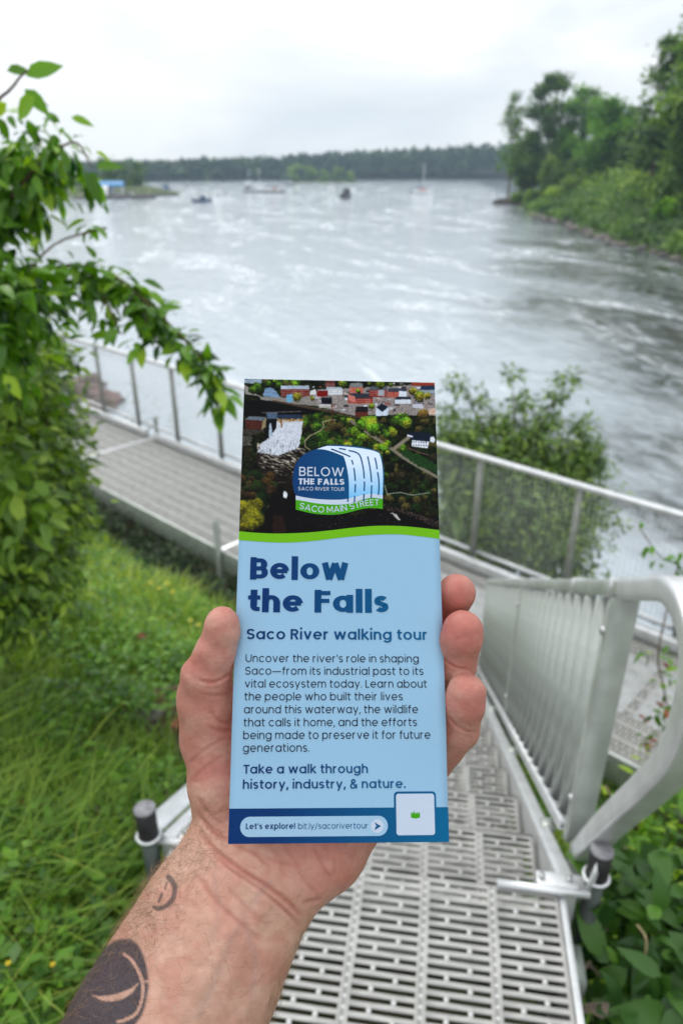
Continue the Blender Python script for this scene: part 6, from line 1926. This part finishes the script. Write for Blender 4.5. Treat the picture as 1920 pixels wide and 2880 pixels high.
for i, (xx, yy, r, lab) in enumerate(((37.5, 178, 2.4, 'long dark rock at the very tip of the spit'), (41, 177, 2.4, 'dark rock second from the tip of the spit'), (45, 175, 2.0, 'dark rock where the spit joins the bank'))):
    rock(xx, yy, .15, r * 1.5, r * .7, .9, 200 + i, lab, 'dark rocks of the spit', M_DARKROCK)
M_BROWNROCK = mat('brown_shore_rock', (.14, .09, .08), .85, var=.4, scale=2, bump=.6, bscale=5)
for i, (px, py_, r, lab) in enumerate(((255, 1115, .9, 'brown rock in the water beyond the left fence end'), (300, 1140, .7, 'brown rock between the first two left fence posts'), (225, 1085, .8, 'brown rock behind the left shrub'))):
    d_ = 7.0 / (SP - CP * (1440 - py_) / 2000); p = W3(px, py_, d_); rock(p[0], p[1], .05, r, r * .8, r * .35, 300 + i, lab, 'brown rocks in the near water', M_BROWNROCK)

# ---- forest round the bay: one mass of crowns
rf = np.random.default_rng(31)
def forest(name, n, xf, size, m, per=34):
    P, Dr, Nn, S, T = [], [], [], [], []
    for i in range(n):
        x, y, z, h, w = xf(rf)
        u = rf.normal(size=(per, 3)); u /= np.linalg.norm(u, axis=1)[:, None]; u[:, 2] = np.abs(u[:, 2]) * 1.1 - .3
        P.append(np.array([x, y, z + h * .52]) + u * [w / 2, w / 2, h * .48] * rf.uniform(.75, 1.05, (per, 1)))
        Dr.append(u + rf.normal(0, .5, (per, 3))); Nn.append(u * .8 + [0, 0, .7]); S.append(rf.uniform(*size, per) * w / 9)
        T.append(np.clip(rf.normal(.45, .15, per) + rf.normal() * .22, 0, 1))
    P, Dr, Nn, S, T = map(np.concatenate, (P, Dr, Nn, S, T))
    return scatter_mesh(name, SIMPLE, P, rot_frames(Dr, Nn), S, m, T)
def fx(r_):
    x = r_.uniform(-420, 330); row = r_.integers(0, 6)
    y = float(far_y(x)) + 4 + row * 9 + r_.uniform(-3, 3)
    hh = np.interp(x, [-400, -190, -150, -90, -20, 60, 150, 330], [8, 8.5, 9.5, 12.5, 17, 21, 26, 27])
    return x, y, float(far_h(np.array(x), np.array(y))) * .3, hh * r_.uniform(.78, 1.12), r_.uniform(7, 13)
link('forest', forest('forest', 1500, fx, (3.0, 5.5), M_FOREST), None, kind='stuff')
# wooded point behind the marina at left
M_PTSOIL = M_FAR
def point_h(x, y):
    d = 1 - np.sqrt(((x + 100) / 45) ** 2 + ((y - 265) / 42) ** 2); return np.clip(d * 9, -.8, 2.2)
link('left_point', grid_mesh('left_point', np.linspace(-160, -40, 50), np.linspace(200, 320, 50), point_h, M_BANK), None, kind='structure')
for i, (x, y, h, w, lab) in enumerate(((-72, 268, 8.5, 12, 'low dark tree right of the boatyard roof'), (-82, 272, 10, 12, 'dark tree behind the blue boatyard roof'), (-93, 270, 11, 13, 'dark tree left of the boatyard roof, behind the shrub'), (-106, 268, 12, 13, 'dark tree of the left point next to the edge'), (-120, 262, 12, 14, 'outermost dark tree of the left point'))):
    tree('broadleaf_tree', lab, x, y, 1.5, h, w, 400 + i, M_TREE, n=900, clumps=14, base_frac=.05, size=(.9, 1.6), group='trees on the left point')
# small green island
def isl_h(x, y): return np.clip((1 - np.sqrt(((x + 12) / 25) ** 2 + ((y - 532) / 9) ** 2)) * 3, -.8, 1.2)
link('island', grid_mesh('island', np.linspace(-45, 25, 40), np.linspace(518, 548, 24), isl_h, M_BANK), None, kind='structure')
M_ISL = leaf_mat('island_leaf', (.10, .17, .04), (.22, .34, .06), (.3, .42, .08), rough=.6)
for i, (x, h, w, lab) in enumerate(((-31, 10, 11, 'leftmost light green tree of the small island'), (-22, 9.5, 12, 'second light green tree of the island'), (-12, 6.5, 9, 'low tree in the dip of the island'), (-2, 9, 10, 'light green tree right of the island dip'), (6, 5, 8, 'low rightmost tree of the island'))):
    tree('island_tree', lab, x, 531, .5, h, w, 430 + i, M_ISL, n=1800, clumps=12, base_frac=0, size=(.8, 1.5), trunk_r=.15, group='trees on the small island')
# ================================================================== moored boats and the marina
M_HW = mat('boat_white', (.72, .73, .74), .35, var=.05, scale=2)
M_HB = mat('boat_navy', (.03, .06, .14), .3, var=.1, scale=2)
M_HD = mat('boat_dark', (.05, .05, .065), .4, var=.1, scale=2)
M_HR = mat('boat_red_canvas', (.45, .12, .10), .7)
M_GLS = mat('boat_window', (.02, .025, .03), .1)
M_MAST = mat('boat_mast', (.6, .6, .6), .35, .5)
M_CANV = mat('boat_canvas_blue', (.05, .14, .32), .7)
def hull_mb(L, Bm, Hh):
    mb = MB(); sec = []
    st = np.linspace(0, 1, 9)
    for s in st:
        w = Bm / 2 * (1 - max(0, (s - .45) / .55) ** 2.2) * (.88 + .12 * min(1, s * 4)); sh = Hh * (1 + .28 * s * s)
        x = (s - .5) * L
        sec.append([(x, -w, sh), (x, -w * .86, .06), (x, -w * .35, -.22), (x, w * .35, -.22), (x, w * .86, .06), (x, w, sh)])
    v = [p for r in sec for p in r]; f = []
    for i in range(8):
        for j in range(5): f.append([i * 6 + j, (i + 1) * 6 + j, (i + 1) * 6 + j + 1, i * 6 + j + 1])
        f.append([i * 6 + 5, (i + 1) * 6 + 5, (i + 1) * 6, i * 6])
    f += [[0, 1, 4, 5], [1, 2, 3, 4]]
    mb.raw(v, f); return mb
def boat(px, py_, wpx, label, hull=M_HW, kind='cabin', rot=0.0, top=None):
    d = EYE / (SP - CP * (1440 - py_) / 2000); p = W3(px, py_, d)
    L = max(3.2, 1.25 * wpx / 2000 * d / max(.45, abs(math.cos(rot)))); Bm = L * .33; Hh = L * .13
    g = thing('moored_boat' if kind != 'sail' else 'sailing_boat', label, 'boat', (p[0], p[1], 0), rot, 'boats moored on the river')
    hull_mb(L, Bm, Hh).build('hull', hull, g, smooth=False)
    if kind in ('cabin', 'canvas'):
        mb = MB(); mb.raw([(-L * .12, -Bm * .34, Hh), (L * .22, -Bm * .30, Hh), (L * .22, Bm * .30, Hh), (-L * .12, Bm * .34, Hh), (-L * .10, -Bm * .28, Hh + L * .17), (L * .10, -Bm * .26, Hh + L * .17), (L * .10, Bm * .26, Hh + L * .17), (-L * .10, Bm * .28, Hh + L * .17)],
                         [[0, 1, 5, 4], [1, 2, 6, 5], [2, 3, 7, 6], [3, 0, 4, 7], [4, 5, 6, 7]])
        cb = mb.build('cabin', top or M_HW, g)
        mb = MB(); mb.box(-L * .07, L * .08, -Bm * .335, -Bm * .318, Hh + L * .07, Hh + L * .125); mb.build('window', M_GLS, cb)
        mb = MB(); mb.box(-L * .14, L * .13, -Bm * .32, Bm * .32, Hh + L * .172, Hh + L * .19); mb.build('roof', top or M_HW, cb)
    if kind == 'sail':
        mb = MB(); mb.box(-L * .15, L * .2, -Bm * .25, Bm * .25, Hh, Hh + L * .08); mb.build('cabin', top or M_HW, g)
        mb = MB(); mb.tube([(L * .05, 0, Hh), (L * .05, 0, L * 1.25)], .13, 8); mb.build('mast', M_MAST, g)
        mb = MB(); mb.tube([(L * .05, 0, Hh + L * .16), (-L * .38, 0, Hh + L * .15)], .11, 8); mb.build('boom', M_CANV, g)
    if kind == 'open':
        mb = MB(); mb.box(-L * .05, L * .06, -Bm * .16, Bm * .16, Hh * .9, Hh + L * .14); mb.build('console', top or M_HW, g)
    mb = MB(); mb.box(-L * .55, -L * .49, -.16, .16, .1, Hh + .45); mb.build('outboard', M_HD, g)
    return g
boat(570, 568, 42, 'navy cabin boat, nearest on the left of the river', M_HB, 'cabin', .15, M_HB)
boat(614, 549, 30, 'white cabin boat behind the navy one, left of the pair', M_HW, 'cabin', 2.6)
boat(634, 551, 26, 'white boat touching the right side of its pair', M_HW, 'open', .3, M_HD)
boat(468, 537, 17, 'small boat with blue cover between marina and navy boat', M_HB, 'cabin', 1.2, M_CANV)
boat(538, 533, 16, 'small pale boat far behind the navy boat', M_HW, 'open', .4)
boat(700, 530, 15, 'small dark boat left of the floating dock', M_HD, 'cabin', 1.4)
boat(728, 522, 26, 'white sailing boat with tall mast, left of the island', M_HW, 'sail', .3)
boat(700, 516, 22, 'farther white sailing boat left of the other mast', M_HW, 'sail', .2)
boat(738, 537, 34, 'pale open boat beside the floating dock', M_HW, 'open', .1)
boat(772, 539, 28, 'pale boat with red canvas right of the floating dock', M_HW, 'cabin', .2, M_HR)
boat(816, 522, 15, 'small grey boat in front of the island, at left', M_HD, 'cabin', .9)
boat(975, 556, 26, 'dark boat with dark cabin, nearest one in front of the island', M_HD, 'cabin', 1.25, M_HD)
boat(928, 530, 20, 'pale low boat left of the nearest dark one', M_HW, 'open', .2)
boat(990, 532, 18, 'pale low boat right behind the nearest dark one', M_HW, 'open', .1)
boat(1186, 545, 48, 'grey-white sailing boat alone at right of the island', M_HW, 'sail', .15, M_HR)
boat(762, 505, 40, 'white motor yacht far off near the shore', M_HW, 'cabin', .05)
# mooring buoys and pole
M_BUOY = mat('buoy_white', (.75, .75, .72), .5)
for x, y, lab in ((928, 562, 'white mooring buoy below the pale low boat'), (1386, 547, 'mooring buoy near the bank tip'), (840, 531, 'white mooring buoy left of the dark boat')):
    d = EYE / (SP - CP * (1440 - y) / 2000); p = W3(x, y, d)
    g = thing('mooring_buoy', lab, 'buoy', (p[0], p[1], 0), group='mooring buoys'); mb = MB(); mb.tube([(0, 0, -.2), (0, 0, .05), (0, 0, .3), (0, 0, .5)], np.array([.2, .4, .4, .15]), 12); mb.build('float', M_BUOY, g, smooth=True)
    mb = MB(); mb.tube([(0, 0, .5), (0, 0, .85)], .05, 6); mb.build('ring', M_HD, g)
# floating dock in mid river
M_WOOD = mat('dock_wood', (.30, .26, .22), .85, var=.25, scale=3)
def dock(px, py_, L, rot, label, nplank=14):
    d = EYE / (SP - CP * (1440 - py_) / 2000); p = W3(px, py_, d)
    g = thing('floating_dock', label, 'dock', (p[0], p[1], 0), rot, 'floating docks')
    me = None
    for i in range(nplank):
        if me is None: mb = MB(); mb.box(-L / nplank * .46, L / nplank * .46, -1.1, 1.1, .42, .5); me = mb.mesh('plank', M_WOOD)
        link('plank', me, g, loc=(-L / 2 + (i + .5) * L / nplank, 0, 0))
    mb = MB(); mb.box(-L / 2, L / 2, -1.0, 1.0, -.1, .415); mb.build('float', M_HD, g)
    for q in (-.42, 0, .42):
        mb = MB(); mb.tube([(q * L, 1.25, -1), (q * L, 1.25, 2.3)], .14, 8); mb.build('pole', M_WOOD, g)
    return g
dock(742, 541, 15, .05, 'pale floating dock in midstream left of the island')
dock(395, 552, 24, .62, 'outer floating dock of the marina')
dock(325, 559, 22, .25, 'inner floating dock of the marina near the shrub')
for x, y, w, lab, h_, k_ in ((330, 552, 22, 'white boat at the inner marina dock', M_HW, 'cabin'), (352, 551, 18, 'blue-hulled boat at the inner marina dock', M_HB, 'open'), (372, 552, 20, 'dark boat between the two marina docks', M_HD, 'cabin'), (398, 546, 18, 'white boat at the middle of the marina', M_HW, 'open'), (420, 544, 18, 'dark-topped boat at the outer marina dock', M_HD, 'cabin'), (436, 541, 16, 'outermost small white boat of the marina', M_HW, 'cabin')):
    boat(x, y, w, lab, h_, k_, .5 + (x % 7) * .2)
# shed with a blue roof and a white tent
d = 215.; p = W3(314, 545, d)
g = thing('boat_shed', 'open boat shed with bright blue roof at the marina', 'building', (p[0], p[1], 0.1), .15)
for sx_, sy_ in ((-3.4, -2), (3.4, -2), (-3.4, 2), (3.4, 2)):
    mb = MB(); mb.box(sx_ - .15, sx_ + .15, sy_ - .15, sy_ + .15, 0, 2.9); mb.build('post', M_HW, g)
M_BLUE = mat('blue_roof', (.05, .24, .50), .5, var=.1, scale=2)
mb = MB(); mb.raw([(-4, -2.6, 2.9), (4, -2.6, 2.9), (4, 0, 4.1), (-4, 0, 4.1), (-4, 2.6, 2.9), (4, 2.6, 2.9), (-4, -2.6, 2.7), (4, -2.6, 2.7), (-4, 2.6, 2.7), (4, 2.6, 2.7)], [[0, 1, 2, 3], [3, 2, 5, 4], [6, 7, 1, 0], [4, 5, 9, 8]]); mb.build('roof', M_BLUE, g)
mb = MB(); mb.box(-3.2, 1.0, .8, 1.9, 0, 2.6); mb.build('wall', M_HW, g)
p = W3(284, 545, 212.)
g = thing('white_tent', 'rounded white boat tent left of the blue-roofed shed', 'tent', (p[0], p[1], .3), .1)
mb = MB(); a = np.linspace(0, math.pi, 9); v = []
for x in (-2.4, 2.4): v += [(x, 1.9 * math.cos(q), 2.7 * math.sin(q)) for q in a]
mb.raw(v, [[i, i + 1, 10 + i, 9 + i] for i in range(8)]); mb.raw([(-2.4, 1.9 * math.cos(q), 2.7 * math.sin(q)) for q in a[::2]] + [(-2.4, 0, 0)], f3=[[i, i + 1, 5] for i in range(4)]); mb.build('canopy', M_HW, g, smooth=True)
mb = MB(); mb.box(2.38, 2.42, -1.8, 1.8, 0, .25); mb.build('base_rail', M_HD, g)
